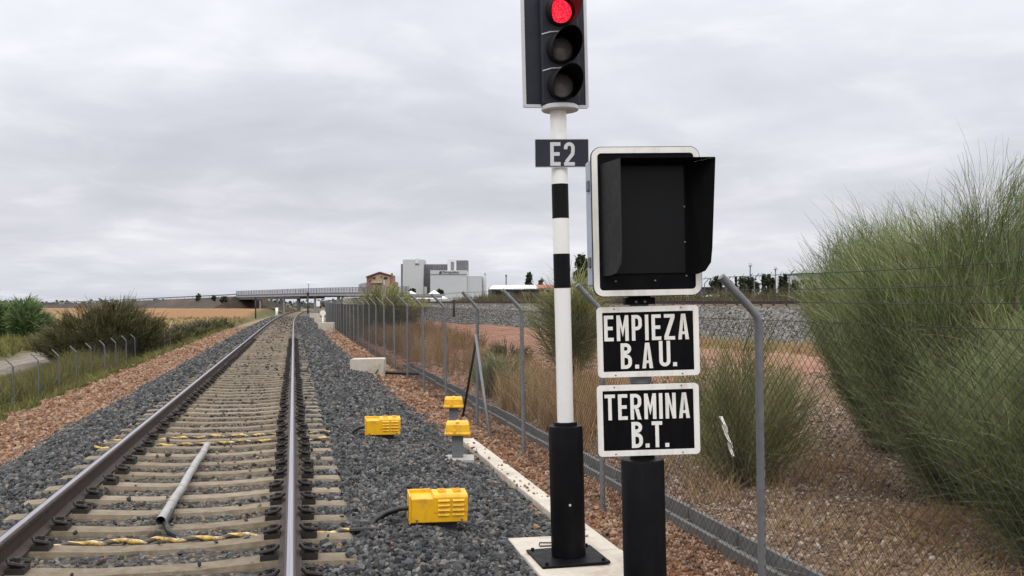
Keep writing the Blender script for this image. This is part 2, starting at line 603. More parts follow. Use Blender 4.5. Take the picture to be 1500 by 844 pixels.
def stones(name, P, S, mat, label=None, tint=None):
    n = len(P)
    q = rng.normal(size=(n, 4))
    q /= np.linalg.norm(q, axis=1, keepdims=True)
    w, x, y, z = q.T
    Rm = np.stack([1 - 2 * (y * y + z * z), 2 * (x * y - z * w), 2 * (x * z + y * w), 2 * (x * y + z * w), 1 - 2 * (x * x + z * z), 2 * (y * z - x * w), 2 * (x * z - y * w), 2 * (y * z + x * w), 1 - 2 * (x * x + y * y)], 1).reshape(n, 3, 3)
    T = TPL[rng.integers(0, len(TPL), n)] * S[:, None, None]
    V = np.einsum('nij,nkj->nki', Rm, T) + P[:, None, :]
    Fc = (ICF[None] + (np.arange(n) * 12)[:, None, None]).reshape(-1, 3)
    t = rng.random(n) if tint is None else tint
    o = np_obj(name, V.reshape(-1, 3), Fc, mat, np.repeat(t, 20))
    return tag(o, label, 'stones', kind='stuff')


def in_view(P, m=60):
    Z = P[:, 0] * SP + P[:, 1] * CP
    xc = P[:, 0] * CP - P[:, 1] * SP
    px = 750 + F * xc / np.maximum(Z, .1)
    py = 443 + F * (EYE - P[:, 2]) / np.maximum(Z, .1)
    return (Z > .5) & (px > -m) & (px < 1500 + m) & (py < 844 + m * 2.5)


def scatter(x0, x1, y0, y1, dens):
    n = int((x1 - x0) * (y1 - y0) * dens)
    return rng.uniform(x0, x1, n), rng.uniform(y0, y1, n)


SL0, SLP = 6.97, .585          # sleeper positions
allP, allS, allK = [], [], []
for (y0, y1, dens, s0, s1) in ((4.6, 9, 1450, .014, .030), (9, 14, 1100, .016, .031), (14, 22, 600, .019, .036), (22, 36, 260, .026, .046), (36, 60, 110, .035, .06), (60, 115, 55, .05, .085)):
    x, y = scatter(-4.0, 2.45, y0, y1, dens)
    edge = np.interp(y, [5, 12, 18, 40], [2.25, 2.3, 2.05, 1.85]) + .12 * wob(x, y, 1.1)
    keep = (x < edge)
    keep &= ~((x < -3.45 + .25 * wob(x, y, 1.5, 1)) & (rng.random(len(x)) < .8))
    ph = np.abs(((y - SL0 + SLP / 2) % SLP) - SLP / 2)
    on = (ph < .135) & (x > TC - 1.34) & (x < TC + 1.34)
    keep &= ~(on & (rng.random(len(x)) < .990))
    keep &= ~((x > 1.56) & (y > 5.95) & (y < 7.5))
    nearrail = np.minimum(np.abs(x - RAILS[0]), np.abs(x - RAILS[1])) < .10
    keep &= ~nearrail
    x, y, ph = x[keep], y[keep], ph[keep]
    xw = x + curve_x(y)
    s = rng.uniform(s0, s1, len(x)) * rng.choice([1, 1, 1, 1.3], len(x))
    z = ballast_z(xw, y) + s * rng.uniform(-.35, .75, len(x))
    z = np.where((ph < .135) & (x > TC - 1.34) & (x < TC + 1.34), -.185 + s * .5, z)
    mz = (x > TC - .72) & (x < TC + .72)
    s = np.where(mz, s * .82, s)
    z = np.where(mz, z - .016, z)
    P = np.stack([xw, y, z], 1)
    k = in_view(P) & ~(mz & (y > 30) & (rng.random(len(x)) < .45))
    allP.append(P[k]); allS.append(s[k])
P = np.concatenate(allP); S = np.concatenate(allS)
mid = (P[:, 0] - curve_x(P[:, 1]) > TC - .98) & (P[:, 0] - curve_x(P[:, 1]) < TC + 1.0)
mid &= rng.random(len(P)) < np.where(P[:, 1] < 9, .4, .8)
stones('ballast_stones', P[~mid], S[~mid], STONE_GREY, 'loose dark grey ballast stones heaped along both shoulders of the track')
stones('stained_ballast_stones', P[mid], S[mid], STONE_RUST, 'brownish stained ballast stones lying between the two rails')

# red clods on the verges
PP, SS = [], []
for (x0, x1, y0, y1, dens, s0, s1) in ((1.7, 3.5, 4.6, 11, 620, .013, .034), (1.6, 3.5, 11, 18, 420, .016, .036), (1.5, 3.3, 18, 40, 150, .022, .05), (-6.6, -3.1, 12, 24, 330, .02, .045), (-6.6, -3.1, 24, 45, 130, .03, .06), (-6.4, -3.4, 45, 90, 45, .05, .09), (1.5, 3.2, 40, 85, 50, .04, .08)):
    x, y = scatter(x0, x1, y0, y1, dens)
    if x0 > 0:
        k = x > np.interp(y, [5, 12, 18, 40], [2.2, 2.2, 2.0, 1.75]) + .15 * wob(x, y, 1.1)
    else:
        k = (x < -3.38 + .3 * wob(x, y, 1.5, 1)) & (x > -5.75 + .3 * wob(x, y, 2, 2))
    k &= ~((x > 1.5) & (x < 2.5) & (y > 5.95) & (y < 7.5))
    k &= ~((np.abs(x - 2.36) < .115) & (y < 13.5) & (rng.random(len(x)) < .93))
    x, y = x[k], y[k]
    s = rng.uniform(s0, s1, len(x)) * rng.choice([.7, 1, 1, 1.25], len(x))
    xw = x + curve_x(y)
    z = np.maximum(ground_z(xw, y), ballast_z(xw, y)) + s * .25
    onk = (np.abs(x - 2.36) < .115) & (y < 13.5)
    s = np.where(onk, s * .55, s)
    z = np.where(onk, -.44 + s * .4, z)
    P = np.stack([xw, y, z], 1)
    k = in_view(P)
    PP.append(P[k]); SS.append(s[k])
stones('red_earth_clods', np.concatenate(PP), np.concatenate(SS), STONE_RED, 'reddish earth clods and pebbles on the verges beside the ballast')

PP, SS = [], []
for (x0, x1, y0, y1, dens, s0, s1) in ((3.4, 9, 4.6, 12, 520, .010, .026), (3.4, 10, 12, 20, 170, .014, .034), (3.6, 14, 20, 40, 22, .02, .05)):
    x, y = scatter(x0, x1, y0, y1, dens)
    s = rng.uniform(s0, s1, len(x)) * rng.choice([.7, 1, 1, 1.3], len(x))
    P = np.stack([x, y, ground_z(x, y) + s * .2], 1)
    k = in_view(P) & ((x < 3.40) | (x > 3.66))
    PP.append(P[k]); SS.append(s[k])
stones('brown_gravel', np.concatenate(PP), np.concatenate(SS), STONE_BROWN, 'pinkish brown gravel covering the ground behind the right fence')

# the other line's bank
ky = axis((12, 120, .8))
prof = [(-.6, -.30), (0, 0), (2.3, 1.22), (2.6, 1.26), (4.7, 1.26), (5.0, 1.22), (7.3, .1), (8.0, -.3)]
vs = []
for y in ky:
    t = float(toe_x(y))
    base = gz(t, y)
    for k, (dx, dz) in enumerate(prof):
        zz = base + dz if dz < .5 else 0.02 + dz
        vs.append((t + dx, y, zz + .02 * math.sin(y * 3.1 + k * 2)))
Vk = np.array(vs)
mk, nt, b = nodes('bank_ballast')
geo = N(nt, 'ShaderNodeNewGeometry')
c = ramp(nt, noise(nt, 5, 9, .8, vec=geo.outputs['Position']), [(.33, (.06, .056, .05)), (.5, (.155, .148, .14)), (.66, (.27, .26, .245))])
c = mixc(nt, c, ramp(nt, noise(nt, .35, 4, .6, vec=geo.outputs['Position']), [(.3, (.8, .76, .70)), (.7, (1.1, 1.1, 1.1))]), 1, 'MULTIPLY')
nt.links.new(c, b.inputs['Base Color'])
b.inputs['Roughness'].default_value = .95
bump(nt, b, noise(nt, 9, 8, .7, vec=geo.outputs['Position']), 1, .06)
bank = np_obj('ballast_bank', Vk, grid_faces(len(ky), len(prof)), mk, smooth=True)
struct(bank)
nst = 26000
y = rng.uniform(18, 100, nst) ** 1.0
u = rng.uniform(-.5, 2.6, nst)
t = toe_x(y)
bz = ground_z(t, y)
z = np.where(u < 0, bz, bz + (1.24 - bz) * np.clip(u / 2.3, 0, 1))
s = rng.uniform(.035, .075, nst)
P = np.stack([t + u, y, z + s * .15], 1)
k = in_view(P)
stones('bank_stones', P[k], s[k], STONE_BANK, 'pale grey ballast stones on the slope of the second railway line')


# ------------------------------------------------------------------ rails, sleepers
def rail_mesh(ys, xf, zf, scale=1.0):
    pr = [(-.07, -.172), (.07, -.172), (.07, -.160), (.012, -.138), (.009, -.05), (.034, -.036), (.036, -.012), (.030, -.003), (.018, 0), (-.018, 0), (-.030, -.003), (-.036, -.012), (-.034, -.036), (-.009, -.05), (-.012, -.138), (-.07, -.160)]
    n = len(pr)
    mb = MB()
    vs = [(xf(y) + px, y, zf(y) + pz) for y in ys for px, pz in pr]
    side, top = [], []
    for i in range(len(ys) - 1):
        for k in range(n):
            q = (i * n + k, i * n + (k + 1) % n, (i + 1) * n + (k + 1) % n, (i + 1) * n + k)
            (top if k in (8,) else side).append(q)
    mb.v = vs
    mb.f = side + top
    mb.mi = [0] * len(side) + [1] * len(top)
    mb.sm = [False] * len(mb.f)
    return mb


rys = list(np.arange(0, 60, 5.0)) + list(np.arange(60, 330, 4.0))
for rx, lb in ((RAILS[0], 'rusty sided rail with polished head, right one of the near track'), (RAILS[1], 'rusty sided rail with polished head, left one of the near track')):
    o = mesh_obj('rail', rail_mesh(rys, lambda y: rx + float(curve_x(y)), lambda y: float(curve_z(y))), ['rust', 'railhead'])
    tag(o, lb, 'rail', 'rails of the near track')

# sleeper: top dips in the middle
xs = [-1.3, -1.28, -.95, -.8, -.5, -.3, .3, .5, .8, .95, 1.28, 1.3]
tz = [-.218, -.200, -.190, -.178, -.198, -.211, -.211, -.198, -.178, -.190, -.200, -.218]
mb = MB()
vs = []
for x, z in zip(xs, tz):
    e = 1 if abs(x) < 1.29 else .9
    wv = .10 if abs(x) > .6 else .088
    vs += [(x, -(wv + .045) * e, -.40), (x, -wv * e - .012, z - .03), (x, -wv * e, z), (x, wv * e, z), (x, wv * e + .012, z - .03), (x, (wv + .045) * e, -.40)]
fs = []
for i in range(len(xs) - 1):
    for k in range(6):
        fs.append((i * 6 + k, (i + 1) * 6 + k, (i + 1) * 6 + (k + 1) % 6, i * 6 + (k + 1) % 6))
fs += [tuple(range(6)), tuple(range((len(xs) - 1) * 6 + 5, (len(xs) - 1) * 6 - 1, -1))]
mb.add(vs, fs)
SLAB = 'weathered tan concrete sleeper set in ballast under the two near rails'
SGRP = 'sleepers of the near track'
sl0 = thing('sleeper', SLAB, 'sleeper', (TC, SL0, 0), group=SGRP)
body0 = mesh_obj('sleeper_body', mb, 'sleeper', sl0)
cm = MB()
cm.box(-.055, .055, -.075, .075, -.185, -.150)
cm.box(-.035, .03, -.05, .05, -.150, -.125)
cm.path([(-.06, -.055, -.135), (.035, -.06, -.115), (.055, 0, -.11), (.035, .06, -.115), (-.06, .055, -.135)], .013, 6)
cm.path([(.0, 0, -.15), (.0, 0, -.095)], .018, 6)
clip0 = mesh_obj('rail_clip', cm, 'clip', sl0)
offs = []
for rx in RAILS:
    for sd in (-1, 1):
        offs.append((rx - TC + sd * .125, sd))
clip0.location = (offs[0][0], 0, 0)
clip0.rotation_euler = (0, 0, PI if offs[0][1] > 0 else 0)
for ox, sd in offs[1:]:
    cc = clip0.copy()
    COL.objects.link(cc)
    cc.location = (ox, 0, 0)
    cc.rotation_euler = (0, 0, PI if sd > 0 else 0)
clips = [q for q in bpy.data.objects if q.parent == sl0]
kk = [k for k in range(-4, 184) if k != 0]
for k in kk:
    yy = SL0 + SLP * k
    r = sl0.copy()
    COL.objects.link(r)
    r.location = (TC + float(curve_x(yy)) + rng.normal(0, .012), yy + rng.normal(0, .012), float(curve_z(yy)))
    r.rotation_euler = (0, 0, rng.normal(0, .006))
    for q in clips:
        if k > 62 and q.name.startswith('rail_clip'):
            continue
        cc = q.copy()
        COL.objects.link(cc)
        cc.parent = r
mbf = MB()
for k in range(184, 420):
    yy = SL0 + SLP * k
    x, z = TC + float(curve_x(yy)), float(curve_z(yy))
    mbf.box(x - 1.3, x + 1.3, yy - .1, yy + .1, z - .35, z - .195)
tag(mesh_obj('distant_sleepers', mbf, 'sleeper'), 'distant sleepers of the near track merging towards the overpass', 'sleepers', kind='stuff')

# other line: rails and sleepers seen edge on
oys = list(np.arange(12, 119, 2.0))
for dx, lb in ((2.75, 'dark rail on the raised second line, nearer one of its pair'), (4.5, 'dark rail on the raised second line, farther one of its pair')):
    o = mesh_obj('rail', rail_mesh(oys, lambda y: float(toe_x(y)) + dx, lambda y: 1.53), ['rust', 'rust'])
    tag(o, lb, 'rail', 'rails of the raised second line')
mb = MB()
mb.box(-1.3, 1.3, -.11, .11, -.12, .07)
s0 = None
for k in range(100):
    yy = 20 + k * .75
    tx = float(toe_x(yy))
    ang = math.atan(float(toe_x(yy + 1) - toe_x(yy)))
    if s0 is None:
        s0 = mesh_obj('sleeper', mb, 'sleeper', bevel=.02)
        tag(s0, 'pale concrete sleeper end showing on the raised second railway line', 'sleeper', 'sleepers of the raised second line')
        o = s0
    else:
        o = s0.copy()
        COL.objects.link(o)
    o.location = (tx + 3.62, yy, 1.29)
    o.rotation_euler = (0, 0, -ang)

# conduits across the track and the loose pipe
def conduit(y0, y1, x0, x1, label, seed):
    rr = random.Random(seed)
    pts = []
    n = 30
    for i in range(n + 1):
        t = i / n
        x = x0 + (x1 - x0) * t
        z = -.190 + .007 * math.sin(i * 1.7 + seed) + rr.uniform(-.008, .006)
        for rx in RAILS:
            if abs(x - rx) < .22:
                z = -.202
        pts.append((x, y0 + (y1 - y0) * t + rr.uniform(-.022, .022), z))
    o = mesh_obj('striped_conduit', MB().path(pts, .017, 10), 'conduit')
    return tag(o, label, 'conduit', 'striped conduits crossing the track')


conduit(7.10, 7.08, -1.70, .40, 'yellow striped conduit crossing the track at the near end of the loose pipe', 1)
conduit(11.72, 11.95, -2.2, .45, 'yellow striped conduit at the far end of the loose pipe, nearer of two', 2)
conduit(12.30, 12.5, -2.2, .45, 'yellow striped conduit crossing the rails beyond the loose pipe, farther of two', 3)
mb = MB()
pp = [(-.95 + .004 * math.sin(i), 11.45 - 3.95 * i / 12, -.155 + .006 * math.sin(i * 2.2)) for i in range(13)]
mb.path(pp, .036, 14, cap=False)
for i in (2, 5, 8, 10):
    a_, b_ = Vector(pp[i]), Vector(pp[i + 1])
    mb.path([a_, a_ + (b_ - a_) * .12], .040, 14)
lp = thing('loose_pipe', 'long grey plastic pipe lying lengthwise on the sleepers between the rails', 'pipe')
mesh_obj('pipe_wall', mb, 'pipe', lp)
mesh_obj('pipe_cable', MB().path([(-.92, 7.9, -.16), (-.92, 7.5, -.17), (-.88, 7.38, -.20), (-.78, 7.28, -.235), (-.68, 7.2, -.26)], .022, 8), 'rubber', lp)


# ------------------------------------------------------------------ lettering (condensed block capitals)
def stroke(pts, t):
    P = []
    for p in pts:
        if not P or (Vector((p[0], p[1])) - P[-1]).length > 1e-4:
            P.append(Vector((p[0], p[1])))
    L, Rr = [], []
    for i, p in enumerate(P):
        d0 = (p - P[i - 1]).normalized() if i > 0 else (P[1] - p).normalized()
        d1 = (P[i + 1] - p).normalized() if i < len(P) - 1 else d0
        n0, n1 = Vector((-d0.y, d0.x)), Vector((-d1.y, d1.x))
        n = (n0 + n1).normalized()
        k = t / 2 / max(.4, n.dot(n1))
        L.append(p + n * k)
        Rr.append(p - n * k)
    return [[tuple(Rr[i]), tuple(Rr[i + 1]), tuple(L[i + 1]), tuple(L[i])] for i in range(len(P) - 1)]


def arc(cx, cy, rx, ry, a0, a1, n=8):
    return [(cx + rx * math.cos(R(a0 + (a1 - a0) * i / n)), cy + ry * math.sin(R(a0 + (a1 - a0) * i / n))) for i in range(n + 1)]


def rc(x0, y0, x1, y1):
    return [[(x0, y0), (x1, y0), (x1, y1), (x0, y1)]]


def glyph(ch, W, t):
    h = t / 2
    if ch == '.':
        return rc(0, 0, t * 1.1, t * 1.1)
    if ch == 'E':
        return rc(0, 0, t, 1) + rc(t, 1 - t, W, 1) + rc(t, .5 - h, W * .92, .5 + h) + rc(t, 0, W, t)
    if ch == 'T':
        return rc(0, 1 - t, W, 1) + rc(W / 2 - h, 0, W / 2 + h, 1 - t)
    if ch == 'I':
        return rc(0, 0, t, 1)
    if ch == 'M':
        return rc(0, 0, t, 1) + rc(W - t, 0, W, 1) + [[(t, .60), (W / 2, .16), (W / 2, .52), (t, 1)], [(W / 2, .16), (W - t, .60), (W - t, 1), (W / 2, .52)]]
    if ch == 'N':
        return rc(0, 0, t, 1) + rc(W - t, 0, W, 1) + [[(t, .62), (W - t, 0), (W - t, .38), (t, 1)]]
    if ch == 'Z':
        return rc(0, 1 - t, W, 1) + rc(0, 0, W, t) + [[(0, t), (t * 1.2, t), (W, 1 - t), (W - t * 1.2, 1 - t)]]
    if ch == 'A':
        def ix(y):
            return t * 1.05 + (W / 2 - t * 1.05) * y / .78
        return [[(0, 0), (t * 1.05, 0), (W / 2, .78), (W / 2, 1), (W / 2 - t * .6, 1)], [(W, 0), (W / 2 + t * .6, 1), (W / 2, 1), (W / 2, .78), (W - t * 1.05, 0)],
                [(ix(.2), .2), (W - ix(.2), .2), (W - ix(.2 + t * .8), .2 + t * .8), (ix(.2 + t * .8), .2 + t * .8)]]
    def bowl(y0, y1, w):
        r = min((y1 - y0) / 2, w * .55)
        return stroke([(t, y1 - h)] + arc(w - r, y1 - r, r - h, r - h, 90, 0) + arc(w - r, y0 + r, r - h, r - h, 0, -90) + [(t, y0 + h)], t)
    if ch == 'P':
        return rc(0, 0, t, 1) + bowl(.40, 1, W)
    if ch == 'R':
        return rc(0, 0, t, 1) + bowl(.42, 1, W) + [[(W - t * 1.1, 0), (W, 0), (W * .60 + t * .45, .42), (W * .60 - t * .6, .42)]]
    if ch == 'B':
        return rc(0, 0, t, 1) + bowl(0, .5 + h, W) + bowl(.5 + h, 1, W * .96)
    if ch == 'U':
        r = W / 2
        return stroke([(h, 1), (h, r)] + arc(r, r, r - h, r - h, 180, 360) + [(W - h, r), (W - h, 1)], t)
    if ch == '2':
        r = W / 2
        return stroke([(h, .70)] + arc(r, 1 - r, r - h, r - h, 170, 0) + [(W - h, .66), (W * .80, .50), (h * 1.2, t)], t) + rc(0, 0, W, t)
    return []


def text_mb(lines, y_front, depth=.002):
    """lines: list of (string, x0, z0, height, widths-dict, gap, t)"""
    mb = MB()
    for s, x0, z0, hgt, wmap, gap, t in lines:
        x = x0
        for ch in s:
            if ch == ' ':
                x += wmap.get(' ', .2) * hgt
                continue
            W = wmap.get(ch, .42)
            for j, poly in enumerate(glyph(ch, W, t)):
                q = [(x + px * hgt, z0 + pz * hgt) for px, pz in poly]
                mb.prism(q, y_front - depth - .00004 * (j % 7), y_front)
            x += ((t * 1.1 if ch in '.' else t if ch == 'I' else W) + gap) * hgt
    return mb


def rrect(w, h, r, n=6):
    out = []
    for cx, cz, a0 in ((w / 2 - r, h / 2 - r, 0), (-w / 2 + r, h / 2 - r, 90), (-w / 2 + r, -h / 2 + r, 180), (w / 2 - r, -h / 2 + r, 270)):
        for i in range(n + 1):
            a_ = R(a0 + 90 * i / n)
            out.append((cx + r * math.cos(a_), cz + r * math.sin(a_)))
    return out


def ring(mb, w, h, r, t, y0, y1):
    o, i_ = rrect(w, h, r), rrect(w - 2 * t, h - 2 * t, max(r - t, .004))
    n = len(o)
    vs = [(x, y0, z) for x, z in o] + [(x, y0, z) for x, z in i_] + [(x, y1, z) for x, z in o] + [(x, y1, z) for x, z in i_]
    fs = []
    for k in range(n):
        k2 = (k + 1) % n
        fs += [(k, k2, n + k2, n + k), (2 * n + k, 3 * n + k, 3 * n + k2, 2 * n + k2), (k, 2 * n + k, 2 * n + k2, k2), (n + k, n + k2, 3 * n + k2, 3 * n + k)]
    return mb.add(vs, fs)


LEAN = R(-1.35)
# ------------------------------------------------------------------ the signal with three lamps
ZS = 6.95
pxm = ZS / F
base = at(833, 826, ZS)
base.z = -.375
sig = thing('railway_signal', 'three lamp railway signal on a banded white and black pole, red lamp lit', 'signal', base, (0, LEAN, -PSI))
H0 = base.z


def zrel(py, Z=ZS, b=H0):
    return EYE - (py - 443) * Z / F - b


ztop = zrel(162)
mb = MB().path([(0, 0, zrel(640)), (0, 0, ztop)], .0585, 28)
mesh_obj('pole', mb, 'white', sig)
for a_, b_ in ((372, 422), (270, 320)):
    mesh_obj('black_band', MB().path([(0, 0, zrel(b_)), (0, 0, zrel(a_))], .0600, 28), 'black', sig)
mb = MB().lathe([(.0, .016), (.120, .016), (.123, .03), (.123, zrel(628)), (.118, zrel(623.5)), (.085, zrel(623)), (.083, zrel(618)), (.0, zrel(618))], 36)
mesh_obj('sleeve', mb, 'black', sig)
mesh_obj('sleeve_bolt', MB().path([(.012, -.126, zrel(735)), (.012, -.122, zrel(735))], .009, 8), 'rim_grey', sig)
bpM = Matrix.Rotation(PSI, 4, 'Z') @ Matrix.Rotation(0, 4, 'Z')
mb = MB().box(-.255, .235, -.245, .245, .0, .018, bpM)
mesh_obj('base_plate', mb, 'black', sig, bevel=.004)
for sx in (-.215, .195):
    for sy in (-.205, .205):
        mesh_obj('anchor_bolt', MB().path([bpM @ Vector((sx, sy, .018)), bpM @ Vector((sx, sy, .036))], .012, 6), 'matt_black', sig)
# head
HY = R(11)
hm = Matrix.Translation((0, 0, ztop)) @ Matrix.Rotation(HY, 4, 'Z')
zb, zt_ = zrel(157) - ztop, zrel(-9) - ztop
bw = 97 * pxm / math.cos(HY)
bc = (816.5 - 818) * pxm
h_ = zt_ - zb
bm_ = hm @ Matrix.Translation((bc, .03, (zb + zt_) / 2))
mesh_obj('backboard', MB().prism(rrect(bw - .02, h_ - .02, .01, 2), -.004, .008, bm_), 'charcoal', sig)
rim = ring(MB(), bw, h_, .014, .022, -.010, .012)
rim.v = [tuple(bm_ @ Vector(p)) for p in rim.v]
mesh_obj('backboard_rim', rim, 'rim_grey', sig)
hw = 58 * pxm / math.cos(HY) * .96
hx = (819.5 - 816.5) * pxm
hb = hm @ Matrix.Translation((hx, 0, 0))
mb = MB().box(-hw / 2, hw / 2, -.05, .024, zb + .01, zt_ - .02, hb)
housing = mesh_obj('lamp_housing', mb, 'charcoal', sig, bevel=.012, segs=3)
mb = MB().lathe([(0, -.02), (.128, -.018), (.134, -.012), (.134, .012), (.12, .02), (0, .02)], 36, Matrix.Translation((.014, -.0, ztop + .015)))
mesh_obj('head_flange', mb, 'rim_grey', sig)
for py in (50, 103):
    z_ = zrel(py) - ztop
    M_ = hb @ Matrix.Translation((0, -.0505, z_))
    pts = [(-hw / 2 + .006, 0, -.018), (-hw / 4, -.004, .0), (0, -.005, .006), (hw / 4, -.004, .0), (hw / 2 - .006, 0, -.018)]
    mesh_obj('housing_seam', MB().path(pts, .005, 6, M=M_), 'rim_grey', sig)
for i, (py, nm) in enumerate(((20, 'lens_red'), (75, 'lens_off'), (128, 'lens_off'))):
    z_ = zrel(py) - ztop
    lm = hb @ Matrix.Translation((.002, -.05, z_)) @ Matrix.Rotation(R(90), 4, 'X')     # local z points to the front
    lr = .085
    ln = mesh_obj('lamp', MB().lathe([(.100, -.002), (.106, .0), (.106, .014), (lr, .016), (lr, .002)], 32, lm), 'matt_black', sig)
    if nm == 'lens_red':
        ln['label'] = 'lit red lamp at the top of the signal head'
    else:
        ln['label'] = 'unlit middle lamp of the signal head' if i == 1 else 'unlit bottom lamp of the signal head'
    prof_ = [(lr, .006), (lr * .9, .016), (lr * .7, .026), (lr * .4, .034), (.001, .037)]
    mesh_obj('lens', MB().lathe(prof_, 32, lm), nm, ln)
    # cowl: open tube, longer on top, cut back below
    n = 40
    vs = []
    for rr_ in (.104, .1005):
        for zz in (0, 1):
            for k in range(n + 1):
                th = R(-52 + 284 * k / n)                       # sweeps from lower right over the top to lower left
                up = (math.sin(th) + 1) / 2
                L = .006 + zz * (.06 + .26 * up)
                dy = zz * -.02 * 0
                vs.append((rr_ * math.cos(th), rr_ * math.sin(th) + dy - zz * .018, L))
    m1 = n + 1
    fs, ms = [], []
    for k in range(n):
        fs.append((k, k + 1, m1 + k + 1, m1 + k)); ms.append(0)
        fs.append((2 * m1 + k + 1, 2 * m1 + k, 3 * m1 + k, 3 * m1 + k + 1)); ms.append(1)
        fs.append((m1 + k, m1 + k + 1, 3 * m1 + k + 1, 3 * m1 + k)); ms.append(0)
    fs += [(0, m1, 3 * m1, 2 * m1), (n, 2 * m1 + n, 3 * m1 + n, m1 + n)]
    ms += [0, 0]
    q = MB()
    q.add(vs, fs, lm)
    q.mi = ms
    q.sm = [True] * len(fs)
    mesh_obj('hood', q, ['matt_black', 'hood_in_red' if nm == 'lens_red' else 'visor_in'], ln)

# number plate E2
pe = at(823, 224.5, ZS - .07)
plate = thing('number_plate', 'dark rectangular plate reading E2 fixed to the white signal pole', 'sign', pe, (0, LEAN * .5, -PSI + R(3)))
pw, ph_ = 78 * pxm, 40.5 * pxm
mesh_obj('panel', MB().prism(rrect(pw, ph_, .008, 2), -.002, .004), 'charcoal', plate)
mesh_obj('panel_edge', ring(MB(), pw + .004, ph_ + .004, .01, .004, -.003, .005), 'rim_grey', plate)
hh = 34 * pxm
mesh_obj('lettering', text_mb([('E', -.083, -hh / 2 - .006, hh, {'E': .44}, .1, .155), ('2', .015, -hh / 2 - .006, hh, {'2': .46}, .1, .15)], -.002), 'rim_grey', plate)
mesh_obj('clamp', MB().path([(-.075, .0, .075), (-.06, .09, .075), (0, .135, .075), (.06, .09, .075), (.075, .0, .075)], .008, 6), 'galv', plate)

# concrete foundation of the signal, two blocks
f1 = thing('concrete_foundation', 'pale concrete block under the black base plate of the signal', 'foundation', (1.92, 6.50, -.55), (0, 0, R(-1)))
mesh_obj('block', MB().box(-.30, .33, -.42, .33, 0, .172), 'concrete_pale', f1, bevel=.012)
f2 = thing('chamber_lid', 'flat pale concrete chamber lid with a handle slot behind the signal base', 'lid', (1.90, 7.13, -.55), (0, 0, R(-1)))
mesh_obj('lid_slab', MB().box(-.27, .34, -.275, .27, 0, .162), 'concrete_pale', f2, bevel=.01)
mesh_obj('handle_slot', MB().box(-.09, .03, -.06, -.035, .162, .168), 'dark_steel', f2)
mesh_obj('handle_bar', MB().path([(-.08, .0, .165), (-.08, .0, .18), (.02, -.02, .18), (.02, -.02, .165)], .006, 6), 'dark_steel', f2)

# ------------------------------------------------------------------ the post with indicator and signs
ZP = 5.60
pp_ = ZP / F
pb = at(947, 914, ZP)
pb.z = -.45
post = thing('sign_post', 'thick black sleeved post carrying the dark indicator and two text signs', 'post', pb, (0, LEAN, -PSI))
zz_ = lambda py: EYE - (py - 443) * ZP / F - pb.z
mb = MB().lathe([(0, 0), (.124, 0), (.124, zz_(676)), (.119, zz_(672)), (.08, zz_(671)), (0, zz_(671))], 40)
mesh_obj('sleeve', mb, 'black', post)
mesh_obj('pole', MB().path([(0, 0, zz_(690)), (0, 0, zz_(300))], .055, 24), 'galv', post)
mesh_obj('collar', MB().lathe([(.056, zz_(671)), (.072, zz_(671)), (.072, zz_(662)), (.056, zz_(660))], 28), 'matt_black', post)
mb = MB().box(-.085, .085, -.075, .06, zz_(446), zz_(436))
mb.box(-.06, .06, -.07, .05, zz_(437), zz_(428))
mesh_obj('indicator_bracket', mb, 'matt_black', post, bevel=.006)
mesh_obj('bracket_bolt', MB().path([(-.025, -.08, zz_(442)), (-.025, -.073, zz_(442))], .008, 6), 'galv', post)
mesh_obj('bracket_bolt', MB().path([(.025, -.08, zz_(442)), (.025, -.073, zz_(442))], .008, 6), 'galv', post)
for py in (556, 470, 640, 590):
    mesh_obj('clamp', MB().lathe([(.056, zz_(py) - .018), (.064, zz_(py) - .018), (.064, zz_(py) + .018), (.056, zz_(py) + .018)], 24), 'galv', post)


def text_sign(cx, cy, w, h, lines, label):
    p = at(cx, cy, ZP - .085)
    k = (ZP - .085) / F
    s = thing('text_sign', label, 'sign', p, (0, R(-1.5), -PSI + R(2)), group='text signs on the black post')
    W, Hh = w * k, h * k
    mesh_obj('panel', MB().prism(rrect(W - .004, Hh - .004, .022), -.001, .004), 'black_sign', s)
    mesh_obj('border', ring(MB(), W, Hh, .024, 8.2 * k, -.0045, .006), 'white_sign', s)
    L = []
    for st, x0, z0, hg, wm, gap, t in lines:
        L.append((st, x0 * k, z0 * k, hg * k, wm, gap, t))
    mesh_obj('lettering', text_mb(L, -.001), 'white_sign', s)
    mesh_obj('mounting_rail', MB().box(-.16, .16, .004, .03, .07, .10).box(-.16, .16, .004, .03, -.10, -.07), 'galv', s)
    for sx in (-1, 1):
        for sz in (-1, 1):
            mesh_obj('rivet', MB().path([(sx * (W / 2 - .10), -.0062, sz * (Hh / 2 - .012)), (sx * (W / 2 - .10), -.004, sz * (Hh / 2 - .012))], .005, 8), 'galv', s)
    return s


wm = {'E': .37, 'M': .47, 'P': .40, 'Z': .42, 'A': .43, 'B': .43, 'U': .44, 'T': .41, 'R': .43, 'N': .41, ' ': .10}
text_sign(949.5, 500, 150, 103, [('EMPIEZA', -64.5, 1.5, 37.5, wm, .122, .137), ('B.A', -41, -39.5, 37.5, wm, .125, .140), ('U.', 15.5, -37.5, 37.5, wm, .10, .140)], 'black sign with white border reading EMPIEZA B.A U., upper one on the post')
text_sign(950, 615, 150, 104, [('TERMINA', -64, 1, 37.5, wm, .113, .137), ('B.T.', -25.5, -40.5, 38, wm, .10, .140)], 'black sign with white border reading TERMINA B.T., lower one on the post')

